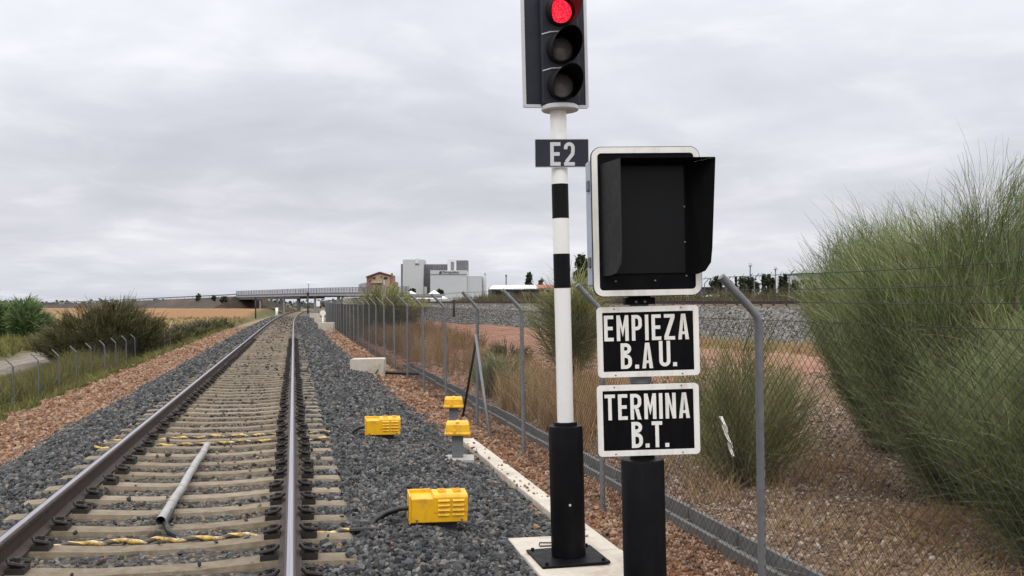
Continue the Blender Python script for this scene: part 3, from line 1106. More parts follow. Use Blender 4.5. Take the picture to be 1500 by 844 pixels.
# route indicator box with visor
ip = at(947, 324.5, ZP - .13)
k = (ZP - .13) / F
ind = thing('route_indicator', 'unlit black indicator screen with deep visor and white rounded border', 'indicator', ip, (0, R(-1.2), -PSI - R(-5)))
W, Hh = 160 * k, 217 * k
mesh_obj('front_plate', MB().prism(rrect(W - .006, Hh - .006, .05), -.004, .012), 'black_sign', ind)
mesh_obj('border', ring(MB(), W, Hh, .055, 8.5 * k, -.010, .013), 'white_sign', ind)
mesh_obj('border_edge', ring(MB(), W + .008, Hh + .008, .058, .006, -.006, .016), 'dark_steel', ind)
cab = mesh_obj('cabinet', MB().box(-W / 2 + .01, W / 2 - .02, .013, .27, -Hh / 2 + .06, Hh / 2 - .05), 'blue_grey', ind, bevel=.01)
for z_ in (.22, -.22):
    mesh_obj('hinge', MB().box(-W / 2 - .004, -W / 2 + .012, .12, .18, z_ - .03, z_ + .03), 'galv_dark', ind, bevel=.004)
vl, vr, vt, vb = -67 * k, 59 * k, 84 * k, -79 * k
mesh_obj('screen', MB().box(vl + .03, vr - .012, -.012, -.0045, vb + .012, vt - .012), 'screen', ind)
D = .20                                   # visor reach
sx_ = .085                                # the hood is splayed to the right
zt0, zt1 = vt, vt + .006
ql = [(vl, -.005, vt), (vl + sx_ * .85, -D, zt1), (vl + sx_ * .85, -D, vb * .55), (vl + sx_ * .82, -D * .97, vb * .80), (vl + sx_ * .6, -D * .8, vb * .95), (vl + sx_ * .33, -D * .45, vb + .0), (vl, -.005, vb)]
qr = [(x - vl + vr + (.042 * (-y / D)) - .035 * (-y / D) * max(0, (vt - z) / (vt - vb)), y, z) for x, y, z in ql]


def shell(poly, t):
    n = len(poly)
    vs = poly + [(x + t, y, z) for x, y, z in poly]
    fs = [tuple(range(n)), tuple(range(2 * n - 1, n - 1, -1))] + [(i, i + n, (i + 1) % n + n, (i + 1) % n) for i in range(n)]
    return vs, fs


mb = MB()
vs, fs = shell(ql, .003)
mb.add(vs, fs)
mesh_obj('visor_left', mb, 'visor', ind)
mb = MB()
vs, fs = shell(qr, .003)
mb.add(vs, fs)
mesh_obj('visor_right', mb, 'visor_in', ind)
tv = [ql[0], ql[1], qr[1], qr[0]]
tv2 = [(x, y, z + .003) for x, y, z in tv]
mb = MB().add([(x, y, z + .0002) for x, y, z in tv] + tv2, [(0, 1, 2, 3), (7, 6, 5, 4), (0, 4, 5, 1), (1, 5, 6, 2), (2, 6, 7, 3), (3, 7, 4, 0)])
mesh_obj('visor_top', mb, 'visor_in', ind)
for (sx, sz) in ((-.3 * W, -.40 * Hh), (0.04, -.40 * Hh), (.22, -.40 * Hh * .93), (-.40 * W, .23), (-.40 * W, -.10), (.215, .08), (.215, -.12)):
    mesh_obj('screw', MB().path([(sx, -.016, sz), (sx, -.004, sz)], .005, 8), 'galv', ind)

# ------------------------------------------------------------------ yellow trackside boxes
def yellow_box(loc, rz, label):
    t = thing('trackside_box', label, 'equipment box', loc, (0, 0, rz), 'yellow trackside boxes on the ballast')
    hx_, hy_, hz_ = .215, .13, .205
    mb = MB().box(-hx_, hx_, -hy_, hy_, 0, hz_ - .02)
    mesh_obj('body', mb, 'yellow', t, bevel=.008)
    # raised louvred cover on the right two thirds, rounded back edge
    pr = [(-hy_ - .004, hz_ * .35), (-hy_ - .004, hz_ - .015), (-hy_ + .012, hz_ + .004), (hy_ - .06, hz_ + .012), (hy_ - .01, hz_ - .01), (hy_ + .004, hz_ - .05), (hy_ + .004, hz_ * .35)]
    n = len(pr)
    vs = [(-.045, a, z) for a, z in pr] + [(hx_ + .004, a, z) for a, z in pr]
    fs = [tuple(range(n)), tuple(range(2 * n - 1, n - 1, -1))] + [(i, i + n, (i + 1) % n + n, (i + 1) % n) for i in range(n)]
    mesh_obj('cover', MB().add(vs, fs), 'yellow', t, bevel=.006)
    mesh_obj('end_flange', MB().box(-hx_ - .012, -hx_ - .0, -hy_ - .008, hy_ + .01, -.005, hz_ + .004), 'yellow', t, bevel=.004)
    mesh_obj('back_flange', MB().box(-hx_, -.045, hy_ - .012, hy_ + .006, hz_ - .03, hz_ + .006), 'yellow', t, bevel=.003)
    for c_ in (.035, .145):
        for r_ in range(4):
            z_ = .05 + r_ * .036
            mb = MB()
            y0 = -hy_ - .004 if z_ > hz_ * .34 else -hy_
            mb.add([(c_ - .043, y0, z_), (c_ + .043, y0, z_), (c_ + .043, y0 - .013, z_ + .004), (c_ - .043, y0 - .013, z_ + .004), (c_ - .046, y0, z_ + .018), (c_ + .046, y0, z_ + .018)],
                   [(0, 1, 2, 3), (3, 2, 5, 4), (0, 3, 4), (1, 5, 2), (0, 4, 5, 1)])
            mesh_obj('louvre', mb, 'yellow', t)
    for c_ in (.03, .145):
        mesh_obj('top_grille', MB().box(c_ - .028, c_ + .028, -.05, .07, hz_ + .0075, hz_ + .014), pmat('yellow_grille', (.42, .24, .012), .6, .2, 60) if 'grille' not in MAT else MAT['grille'], t)
        for q in range(5):
            mesh_obj('grille_bar', MB().box(c_ - .03, c_ + .03, -.052 + q * .026, -.044 + q * .026, hz_ + .006, hz_ + .019), 'yellow', t)
    mesh_obj('mounting_foot', MB().box(-.1, .14, -.08, .08, -.12, 0), 'dark_steel', t)
    mesh_obj('bolt', MB().path([(-.17, -hy_ - .01, .02), (-.17, -hy_, .02)], .009, 6), 'galv_dark', t)
    mesh_obj('bolt', MB().path([(.17, -hy_ - .012, .02), (.17, -hy_, .02)], .009, 6), 'galv_dark', t)
    return t


MAT['grille'] = pmat('yellow_grille', (.36, .20, .012), .6, .2, 60)
yb1 = yellow_box((1.085, 7.42, -.215), R(-3), 'bigger looking yellow louvred box on the ballast nearest the signal base')
mesh_obj('cable', MB().path([(-.21, -.04, .10), (-.30, -.05, .10), (-.40, -.06, .075), (-.48, -.09, .03), (-.53, -.14, -.03), (-.56, -.2, -.08)], .019, 10), 'rubber', yb1)
mesh_obj('cable', MB().path([(-.21, .03, .09), (-.29, .0, .085), (-.40, -.01, .05), (-.47, .02, -.01), (-.50, .04, -.07)], .016, 10), 'rubber', yb1)
yb2 = yellow_box((1.11, 12.42, -.22), R(-3), 'yellow louvred box farther up the ballast, beside the two yellow capped posts')
mesh_obj('cable', MB().path([(-.21, 0, .09), (-.29, -.01, .09), (-.37, -.02, .05), (-.41, -.03, -.02), (-.42, -.04, -.1)], .024, 10), 'rubber', yb2)
tag(mesh_obj('black_cable', MB().path([(.39, 7.08, -.19), (.55, 7.09, -.195), (.62, 7.13, -.215), (.68, 7.16, -.245), (.74, 7.2, -.29)], .02, 8), 'rubber'), 'short black cable from the striped conduit into the ballast towards the near yellow box', 'cable')


def capped_post(loc, w, label, hh):
    t = thing('capped_post', label, 'post', loc, (0, 0, R(-10)), 'yellow capped posts beside the ballast')
    mesh_obj('footing', MB().box(-.2, .2, -.2, .2, -.06, .06), 'concrete', t, bevel=.01)
    mesh_obj('stem', MB().box(-.068, .068, -.06, .06, .06, hh - .12), 'galv', t, bevel=.01)
    mesh_obj('tray', MB().box(-w * .86, w * .86, -.12, .12, hh - .135, hh - .112), 'galv_dark', t, bevel=.008)
    def sq(kx, ky, z_):
        return [(-w * kx, -.14 * ky, z_), (w * kx, -.14 * ky, z_), (w * kx, .14 * ky, z_), (-w * kx, .14 * ky, z_)]
    mb = MB()
    vs = sq(1, 1, hh - .125) + sq(1.02, 1.02, hh - .098) + sq(.95, .95, hh - .09) + sq(.90, .88, hh) + sq(.80, .72, hh + .03)
    fs = [(3, 2, 1, 0)] + [(l * 4 + i, l * 4 + (i + 1) % 4, (l + 1) * 4 + (i + 1) % 4, (l + 1) * 4 + i) for l in range(4) for i in range(4)] + [(16, 17, 18, 19)]
    mb.add(vs, fs)
    cap = mesh_obj('cap', mb, 'yellow', t, bevel=.012)
    mesh_obj('cap_rib', MB().box(-.02, .02, -.112, .112, hh - .02, hh + .036), 'yellow', cap, bevel=.004)
    mesh_obj('cap_latch', MB().box(-.05, -.02, -.15, -.125, hh - .11, hh - .06), 'yellow', cap, bevel=.004)
    return t


capped_post((1.93, 11.55, -.47), .155, 'yellow capped grey post standing on its own concrete footing, the nearer one', .46)
capped_post((2.37, 14.55, -.56), .150, 'yellow capped grey post at the far end of the pale kerb, the farther one', .55)

# pale concrete kerb strip
kb = thing('kerb_strip', 'long pale concrete kerb strip running back from the signal base', 'kerb', (2.36, 0, 0))
yk = 6.05
while yk < 13.3:
    j = rng.normal(0, .006)
    z0 = float(max(gz(2.36, yk), -.62))
    mesh_obj('kerb_segment', MB().box(-.095 + j, .095 + j, yk, yk + 1.035, -.62, -.44), 'concrete_pale', kb, bevel=.012)
    yk += 1.04

# concrete blocks beside the ballast
def conc_block(p, w, h, d, rz, label):
    t = thing('concrete_block', label, 'block', p, (0, 0, rz), 'concrete blocks along the ballast')
    mesh_obj('block_wall', MB().prism([(-w / 2, -.1), (w / 2, -.1), (w / 2, h), (w / 2 - .04, h + .02), (-w / 2 + .03, h), (-w / 2, h - .03)], -d / 2, d / 2), 'concrete_pale', t, bevel=.012)
    return t


cb1 = conc_block((1.96, 26.3, -.50), .90, .44, .5, R(-12), 'tan concrete headwall block beside the ballast, nearest of the blocks')
mesh_obj('outlet_stain', MB().path([(.2, -.256, .03), (.26, -.258, .10), (.30, -.256, .16)], .02, 5), pmat('weed_on_block', (.06, .09, .03), .9), cb1)
mesh_obj('drain_pipe', MB().path([(.45, .1, .06), (1.35, .2, .02)], .05, 10), 'rubber', cb1)
conc_block((2.15, 66, -.52), .98, .62, .7, R(-12), 'tan concrete block with a white round marker, second block along the ballast')
conc_block((2.3, 88, -.55), .9, .6, .7, R(-12), 'small tan concrete block far along the fence, between two others')
conc_block((2.35, 112, -.6), 1.0, .8, .8, R(-12), 'farthest small tan concrete block beside the track near the overpass')
t = thing('marker_post', 'short white post with a round disc standing behind the second concrete block', 'marker', at(473, 478, 68), (0, 0, 0))
zg = gz(t.location.x, t.location.y) - t.location.z
mesh_obj('post', MB().path([(0, 0, zg), (0, 0, .78)], .05, 8), 'white', t)
mesh_obj('disc', MB().path([(0, -.05, .92), (0, .02, .92)], .2, 16), 'white', t)

# drainage channel behind the fence
dc = thing('drainage_channel', 'low grey concrete drainage channel running behind the right fence', 'channel', (3.40, 0, 0))
yk = 4.4
while yk < 30:
    j = rng.normal(0, .008)
    zj = rng.normal(-.46, .008)
    mb = MB().box(j, .04 + j, yk, yk + .985, -.68, zj - .04).box(.20 + j, .24 + j, yk, yk + .985, -.68, zj - .0).box(.04 + j, .20 + j, yk + .94, yk + .98, -.68, zj - .10).box(.04 + j, .20 + j, yk, yk + .94, -.68, -.58)
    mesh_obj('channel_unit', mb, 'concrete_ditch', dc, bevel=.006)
    yk += 1.02


# ------------------------------------------------------------------ fences
def fence_panel_mb(w, h, pitch=.0707, r=.0016):
    """chain link: two families of slanting wires plus three tension wires; runs along +y"""
    mb = MB()
    tri = [(math.cos(a_), math.sin(a_)) for a_ in (R(90), R(210), R(330))]
    for fam in (0, 1):
        c = -h
        while c < w:
            y0, z0 = max(c, 0), max(-c, 0)
            y1 = min(w, c + h)
            z1 = y1 - c
            if y1 - y0 > .01:
                a_, b_ = (y0, z0), (y1, z1)
                if fam:
                    a_, b_ = (w - y0, z0), (w - y1, z1)
                off = .002 if fam else -.002
                vs = []
                for (yy, z_) in (a_, b_):
                    dn = (-.7071, .7071) if not fam else (.7071, .7071)
                    for cx, cy in tri:
                        vs.append((off + cx * r, yy + dn[0] * cy * r, z_ + dn[1] * cy * r))
                mb.add(vs, [(0, 1, 4, 3), (1, 2, 5, 4), (2, 0, 3, 5)])
            c += pitch
    for z_ in (.02, h * .5, h - .01):
        mb.path([(.006, 0, z_), (.006, w, z_)], .002, 4, False)
    return mb


def post_mb(h, r, arm, sgn):
    return MB().path([(0, 0, -.15), (0, 0, h - .05), (sgn * .01, 0, h - .005), (sgn * .05, 0, h + .045), (sgn * arm * .7071, 0, h + arm * .7071)], r, 12)


def barbed_mb(w, h, arm, sgn):
    mb = MB()
    for q in (.35, .65, .97):
        x, z_ = sgn * arm * .7071 * q, h + arm * .7071 * q
        mb.path([(x, 0, z_), (x, w / 2, z_ - .012), (x, w, z_)], .0018, 4, False)
        yy = .1
        while yy < w:
            mb.path([(x - .012, yy, z_ - .016), (x + .012, yy + .01, z_ + .014)], .0015, 3, False)
            yy += .12
    return mb


def fence(label, x, ys, zb, h, sgn, r, arm, zfun=None, follow=False, xfun=None):
    t = thing('chain_link_fence', label, 'fence', (x, ys[0], zb))
    pm = post_mb(h, r, arm, sgn)
    w = ys[1] - ys[0]
    p0 = f0 = b0 = None
    for i, y in enumerate(ys):
        if p0 is None:
            p0 = mesh_obj('post', pm, 'galv', t)
            f0 = mesh_obj('mesh_panel', fence_panel_mb(w, h - .06), 'wire', t)
            b0 = mesh_obj('barbed_wire', barbed_mb(w, h, arm, sgn), 'wire', t)
            group = [p0, f0, b0]
        else:
            group = []
            for q in ((p0, f0, b0) if i < len(ys) - 1 else (p0,)):
                c = q.copy()
                COL.objects.link(c)
                group.append(c)
        dx = float(curve_x(y)) if follow else 0
        dx2 = float(curve_x(y + w)) if follow else 0
        for c in group:
            c.location = (dx, y - ys[0], .04 if c.name.startswith('mesh') else 0)
            c.rotation_euler = (0, 0, -math.atan2(dx2 - dx, w))
            if c.name.startswith('post'):
                c.rotation_euler = (rng.normal(0, .006), rng.normal(-.012, .008), 0)
    return t


ysR = [2.42 + 3.32 * i for i in range(31)]
ZF = -.60
fr_ = fence('galvanised chain link fence with angled tops along the right of the track', 2.95, ysR, ZF, 1.97, -1, .0265, .36, follow=True)
yb = 15.7
mesh_obj('brace', MB().path([(0, yb - ysR[0], 1.52), (-.02, 17.05 - ysR[0], -.05)], .022, 8), 'dark_steel', fr_)
mesh_obj('brace', MB().path([(-.03, yb - ysR[0] - .03, 1.52), (-.06, 14.3 - ysR[0], -.05)], .024, 8), 'galv', fr_)
ysL = [28.2 + 3.5 * i for i in range(26)]
fl_ = fence('lower chain link fence half hidden in weeds on the left of the track', -10.0, ysL, -2.87, 2.0, -1, .030, .38, follow=True)
# far fence beyond the second line
fp0 = None
for px, py, Z in ((1064, 412, 62), (1105, 408, 58), (1156, 404, 54), (1032, 415, 66)):
    p = at(px, py, Z)
    lb = {1064: 'thin bent top fence post beyond the second line, left of the first tall light mast', 1105: 'thin bent top fence post beyond the second line, beside the first tall light mast',
          1156: 'thin bent top fence post beyond the second line, nearest the big broom bushes', 1032: 'thin bent top fence post beyond the second line, next to the dark indicator'}[px]
    if fp0 is None:
        fp0 = mesh_obj('fence_post', MB().path([(0, 0, -2.2), (0, 0, -.05), (.04, 0, .02), (.30, 0, .30)], .035, 8), 'galv_dark')
        o = fp0
    else:
        o = fp0.copy()
        COL.objects.link(o)
    o.location = p
    tag(o, lb, 'fence post', 'fence posts beyond the second line')


# ------------------------------------------------------------------ vegetation
def strips(P, W, tint, side=None):
    """P (n,s,3) strand points, W (n,s) widths -> flat ribbons"""
    n, s, _ = P.shape
    d = P[:, -1] - P[:, 0]
    rv = rng.normal(size=(n, 3))
    sd = np.cross(d, rv)
    sd /= np.linalg.norm(sd, axis=1, keepdims=True) + 1e-9
    L = P - sd[:, None] * W[..., None] / 2
    Q = P + sd[:, None] * W[..., None] / 2
    V = np.concatenate([L, Q], 1).reshape(-1, 3)
    base_ = (np.arange(n) * 2 * s)[:, None]
    i = np.arange(s - 1)[None]
    Fc = np.stack([base_ + i, base_ + i + 1, base_ + s + i + 1, base_ + s + i], -1).reshape(-1, 4)
    return V, Fc, np.repeat(tint, s - 1)


BROOM = tintmat('broom_twigs', [(0, (.075, .092, .036)), (.35, (.165, .205, .082)), (.7, (.275, .318, .145)), (.90, (.38, .38, .20)), (1, (.28, .21, .13))], .7, 15, .2, spec=.2)
BROOM_Y = tintmat('yellowish_broom_twigs', [(0, (.10, .11, .04)), (.35, (.20, .215, .085)), (.7, (.33, .33, .14)), (.92, (.42, .38, .20)), (1, (.36, .26, .14))], .7, 15, .2, spec=.2)
BROOM_DK = tintmat('dark_shrub_twigs', [(0, (.050, .052, .024)), (.5, (.122, .122, .056)), (.85, (.19, .17, .085)), (1, (.20, .13, .08))], .8, 15, .2, spec=.15)
REED = tintmat('green_leaves', [(0, (.07, .11, .042)), (.5, (.16, .24, .095)), (1, (.27, .34, .16))], .7, 10, .2, spec=.25)
TREE_DK = tintmat('tree_leaves', [(0, (.018, .026, .014)), (.6, (.045, .058, .032)), (1, (.08, .09, .05))], .8, 5, .2, spec=.15)
DRY = tintmat('dry_grass', [(0, (.19, .115, .055)), (.4, (.34, .22, .11)), (.75, (.47, .35, .19)), (1, (.17, .165, .07))], .85, 10, .2, spec=.15)
UNDER = tintmat('undergrowth_leaves', [(0, (.05, .05, .03)), (.5, (.12, .10, .055)), (.85, (.20, .15, .085)), (1, (.16, .17, .07))], .85, 10, .2, spec=.15)
WEED = tintmat('weeds', [(0, (.05, .055, .022)), (.45, (.13, .135, .045)), (.8, (.25, .23, .075)), (1, (.32, .26, .12))], .85, 10, .2, spec=.15)


def broom(name, label, loc, Rr, H, nt_, mat, group=None, wid=.005, lean=(0, 0), stems=70, tw=(.35, .85), droop=.35, cat='bush', wisps=0, crown=.42, stray=.07):
    t = thing(name, label, cat, loc, (0, 0, 0), group)
    ns = stems
    az = rng.uniform(0, 2 * PI, ns)
    rho = np.sqrt(rng.random(ns)) * np.where(rng.random(ns) < stray, 1.22, 1)
    lob = 1 + .18 * np.sin(az * 3 + loc[0] * 5) + .14 * np.sin(az * 5 + loc[1] * 3)
    tip = np.stack([Rr * rho * lob * np.cos(az), Rr * rho * lob * np.sin(az), H * (1 - crown * rho ** 2.2) * rng.uniform(.55, 1, ns) ** .4 * .93], 1)
    tip[:, 2] *= 1 + .10 * np.sin(tip[:, 0] * 4.2 / Rr + loc[0]) * np.sin(tip[:, 1] * 3.7 / Rr + loc[1]) + .05 * np.sin(az * 7)
    tip[:, 0] += lean[0] * tip[:, 2]
    tip[:, 1] += lean[1] * tip[:, 2]
    base_ = np.stack([.16 * Rr * rho * np.cos(az), .16 * Rr * rho * np.sin(az), np.full(ns, -.08)], 1)
    ctl = base_ * .5 + tip * .5
    ctl[:, 2] *= .80
    ctl[:, :2] *= 1.12
    tt = np.linspace(0, 1, 7)[None, :, None]
    SP_ = base_[:, None] * (1 - tt) ** 2 + 2 * ctl[:, None] * tt * (1 - tt) + tip[:, None] * tt ** 2
    mb = MB()
    for q in SP_[:40]:
        mb.path([tuple(p) for p in q], [.02 * (1 - .8 * i / 6) * max(.5, H / 3) for i in range(7)], 4, False)
    mesh_obj('stems', mb, 'bark', t)
    # twigs
    si = rng.integers(0, ns, nt_)
    u = rng.beta(2.0, 1.15, nt_)
    fl = u * 5.999
    i0 = fl.astype(int)
    fr = (fl - i0)[:, None]
    st = SP_[si, i0] * (1 - fr) + SP_[si, i0 + 1] * fr
    st = st + rng.normal(0, .05 * Rr, (nt_, 3)) * np.array([1, 1, .6])
    out = st * np.array([1, 1, 0])
    out /= np.linalg.norm(out, axis=1, keepdims=True) + 1e-6
    hrel = np.clip(st[:, 2] / H, 0, 1)
    d = np.stack([np.zeros(nt_), np.zeros(nt_), .55 + .75 * hrel], 1) + out * (.62 - .30 * hrel)[:, None] + rng.normal(0, .30, (nt_, 3))
    d[:, 0] += lean[0] * .8
    d /= np.linalg.norm(d, axis=1, keepdims=True)
    L = rng.uniform(tw[0], tw[1], nt_) * (H / 3) ** .5
    L *= np.where(rng.random(nt_) < wisps * (hrel > .7), 1.9, 1)
    tt = np.linspace(0, 1, 5)[None, :, None]
    bend = out * (rng.uniform(.0, .35, nt_))[:, None] + np.array([0, 0, -1]) * (droop * rng.random(nt_) * (1 - hrel * .8))[:, None] + rng.normal(0, .10, (nt_, 3))
    P = st[:, None] + d[:, None] * L[:, None, None] * tt + bend[:, None] * L[:, None, None] * tt ** 2
    zmin = .01
    P[..., 2] = np.maximum(P[..., 2], zmin)
    W_ = wid * rng.uniform(.7, 1.3, nt_)[:, None] * np.array([1, 1, .9, .7, .35])[None]
    clump = .5 + .5 * np.sin(st[:, 0] * 3.1 + loc[0]) * np.sin(st[:, 1] * 2.7 + 1) * np.sin(st[:, 2] * 3.3 + loc[1])
    stint = rng.normal(0, .17, ns)
    tint = np.clip(.10 + .52 * clump + stint[si] + rng.normal(0, .13, nt_) + .10 * hrel, 0, .93)
    tint = np.where(rng.random(nt_) < .05, 1.0, tint)
    V, Fc, T = strips(P, W_, tint)
    np_obj('foliage', V, Fc, mat, T, parent=t)
    return t


BG = 'broom bushes behind the right fence'
broom('broom_bush', 'largest green broom bush at the right edge, standing close behind the fence', (6.75, 8.5, -.6), 1.64, 3.46, 78000, BROOM, BG, .0044, (.04, 0), 620, (.12, .36), .25, wisps=.08, crown=.30, stray=.01)
broom('broom_bush', 'broom bush drooping to the ground in the lower right corner behind the fence', (5.85, 6.25, -.6), 1.15, 2.25, 40000, BROOM, BG, .0034, (.02, 0), 320, (.14, .42), .5, wisps=.08, crown=.34, stray=.02)
broom('broom_bush', 'rounded broom bush left of the largest one, reaching above the second line', (8.15, 11.9, -.55), 1.42, 3.30, 64000, BROOM, BG, .0050, (.04, 0), 560, (.12, .36), .25, wisps=.08, crown=.24, stray=.01)
broom('broom_bush', 'low upright broom bush behind the two text signs with a white plastic strip', (5.02, 10.3, -.6), .82, 1.66, 7500, BROOM_Y, BG, .0042, (0, 0), 90, (.25, .65), .05, wisps=.2)
broom('broom_bush', 'tall olive broom bush between the signal pole and the dark indicator', (7.35, 25.4, -.5), .85, 2.75, 6500, BROOM_Y, BG, .013, (.02, 0), 50, (.4, .9), .3)
broom('broom_bush', 'green shrub in front of the brick house at the end of the right fence', (5.6, 62, -.4), 2.2, 2.8, 7000, BROOM_Y, BG, .03, (0, 0), 50, (.5, 1.0), .3)
broom('broom_bush', 'small green bush in dry grass behind the fence near the concrete block', (4.3, 20.6, -.6), .55, .95, 1800, BROOM, BG, .010, (0, 0), 30, (.3, .6), .3)
broom('broom_bush', 'small dark bush beside the dry grass behind the fence, left of the braced post', (5.6, 25.5, -.55), .6, 1.0, 1600, BROOM_DK, BG, .012, (0, 0), 30, (.3, .6), .3)
# left
LG = 'shrubs beyond the left fence'
broom('dark_shrub', 'broad dark olive shrub rising behind the left fence posts', (-12.0, 70, -2.85), 3.5, 4.5, 27000, BROOM_DK, LG, .032, (0, 0), 260, (.22, .7), .4)
broom('dark_shrub', 'dark shrub joined to the left side of the broad one beyond the fence', (-15.2, 73, -2.9), 2.2, 3.1, 12000, BROOM_DK, LG, .032, (0, 0), 160, (.22, .7), .4)
broom('reed_clump', 'bright green leafy clump at the left edge beyond the dirt road', (-27.6, 111, -2.9), 1.8, 4.7, 11000, REED, None, .08, (0, 0), 120, (.4, 1.0), .5, 'bush')
broom('reed_clump', 'taller green leafy clump cut off by the left edge of the photo', (-31.0, 112, -2.9), 1.9, 4.9, 9000, REED, None, .08, (0, 0), 100, (.4, 1.0), .5, 'bush')
hs = [(88, -10.6, 1.9), (97, -10.4, 2.2), (107, -10.3, 2.0), (118, -10.0, 2.3), (131, -9.8, 2.0)]
hlab = ['low dark shrub along the left fence, just beyond the broad dark shrub', 'low shrub along the left fence, second beyond the broad dark shrub', 'low shrub along the left fence, halfway to the overpass', 'low shrub along the left fence, fourth beyond the broad dark shrub', 'low shrub farthest along the left fence towards the overpass']
for (y, x, h), lb in zip(hs, hlab):
    broom('low_shrub', lb, (x, y, -2.8), 2.3, h, 2600, BROOM_DK, 'low shrubs along the left fence', .045, (0, 0), 40, (.5, 1.0), .4)


def blades(xs_, ys_, nb, h0, h1, wid, mat, name, label, spread=.25, tmul=1.0, zoff=0, tshift=0, cat='grass', hs=None):
    n = len(xs_)
    zs_ = ground_z(xs_, ys_)
    cx, cy, cz = (np.repeat(q, nb) for q in (xs_, ys_, zs_))
    m_ = n * nb
    hgt = rng.uniform(h0, h1, m_) * np.repeat(rng.uniform(.55, 1.1, n) * (1 if hs is None else hs), nb)
    az = rng.uniform(0, 2 * PI, m_)
    sp = np.abs(rng.normal(0, spread, m_))
    d = np.stack([np.cos(az) * sp, np.sin(az) * sp, np.ones(m_)], 1)
    r0 = rng.normal(0, .05, (m_, 2)) * (h1 / .8)
    b0 = np.stack([cx + r0[:, 0], cy + r0[:, 1], cz - .03 + zoff], 1)
    tt = np.linspace(0, 1, 4)[None, :, None]
    P = b0[:, None] + d[:, None] * hgt[:, None, None] * tt
    P[..., 0] += (np.cos(az) * sp * hgt * .6)[:, None] * tt[..., 0] ** 2
    P[..., 1] += (np.sin(az) * sp * hgt * .6)[:, None] * tt[..., 0] ** 2
    P[..., 2] -= (sp * hgt * .35)[:, None] * tt[..., 0] ** 2
    W_ = wid * rng.uniform(.6, 1.4, m_)[:, None] * np.array([1, .9, .65, .25])[None]
    tuft = np.repeat(.5 + .3 * wob(xs_, ys_, 2.5, 1) + rng.normal(0, .12, n), nb)
    tint = np.clip(tuft * tmul + rng.normal(0, .12, m_) + tshift, 0, 1)
    V, Fc, T = strips(P, W_, tint)
    o = np_obj(name, V, Fc, mat, T)
    return tag(o, label, cat, kind='stuff')


# dry grass right, behind the fence: tall stand, thin tufts, far stand
x, y = scatter(3.9, 6.0, 12.5, 19, 26)
k = (x < 3.9 + (y - 11.8) * .5) & (wob(x, y, 2.0, 2) > -.45)
x, y = x[k], y[k]
x2, y2 = scatter(3.9, 7.0, 19, 40, 7)
k2 = (x2 < 6.2 + .5 * wob(x2, y2, 4)) & (wob(x2, y2, 3, 1) > -.2)
blades(np.concatenate([x, x2[k2]]), np.concatenate([y, y2[k2]]), 26, .55, 1.05, .009, DRY, 'dry_grass', 'tall dry straw coloured grass standing behind the right fence', .2, .9)
x, y = scatter(3.8, 8, 40, 90, 5)
blades(x, y, 14, .5, 1.0, .03, DRY, 'far_dry_grass', 'brown dry grass along the far part of the right fence', .25, .7)
x, y = scatter(3.75, 8.5, 5, 13, 12)
k = (wob(x, y, 1.6, 3) > .0)
blades(x[k], y[k], 16, .10, .32, .004, DRY, 'dry_tufts', 'short dry tufts scattered on the gravel behind the right fence', .55, .9)
x, y = scatter(4.0, 6.6, 9.2, 13.0, 16)
k = (np.hypot(x - 5.1, y - 10.6) > .45) & (wob(x, y, 1.8, 1) > -.3)
blades(x[k], y[k], 18, .15, .5, .005, DRY, 'dry_grass_skirt', 'dry grass round the foot of the low broom bush behind the signs', .4, .85)
x, y = scatter(4.4, 8.0, 5.0, 8.4, 30)
k = (np.hypot(x - 6.0, y - 6.9) < 2.0)
blades(x[k], y[k], 16, .10, .35, .004, DRY, 'straw_litter', 'straw and dead grass under the broom bushes in the lower right', .8, .8)
yy = rng.uniform(24, 48, 1300)
xx = toe_x(yy) - rng.uniform(-.3, 3.2, 1300)
blades(xx, yy, 10, .15, .5, .018, DRY, 'straw_band', 'pale straw along the foot of the second line ballast', .4, 1.0, tshift=.15)
# beyond the second line
yy = rng.uniform(20, 112, 4200)
xx = toe_x(yy) + rng.uniform(9, 18, 4200)
blades(xx, yy, 14, .6, 1.6, .04, UNDER, 'undergrowth', 'brown green undergrowth beyond the second railway line', .3, .9, cat='undergrowth', hs=np.where(yy < 46, .28, rng.uniform(.6, 1.05, 4200)))
# left weeds
x, y = scatter(-16.2, -10.4, 24, 72, 8)
k = wob(x, y, 5, 2) > -.6
x, y = x[k], y[k]
hs_w = np.where(x / y < -.215, np.clip((x + 17.2) / 6.5, .15, 1), 1)
blades(x, y, 16, .6, 1.65, .022, WEED, 'roadside_weeds', 'yellow green weeds between the dirt road and the left verge', .3, .95, cat='weeds', hs=hs_w, tshift=.16)
x, y = scatter(-10.6, -5.7, 18, 90, 8)
k = wob(x, y, 4, 1) > -.7
x, y = x[k], y[k]
blades(x, y, 14, .12, .55, .014, WEED, 'slope_weeds', 'low weeds on the slope below the left red verge', .35, .8, cat='weeds', tshift=.12)
x, y = scatter(-60, -21.8, 55, 120, 1.0)
blades(x, y, 16, .7, 1.5, .06, WEED, 'meadow_weeds', 'yellowish weeds beyond the dirt road on the left', .3, 1.15, cat='weeds')
x, y = scatter(-75, -9, 108, 200, .45)
blades(x, y, 12, .3, .8, .09, DRY, 'meadow_straw', 'pale straw in front of the orange field', .3, 1.0)

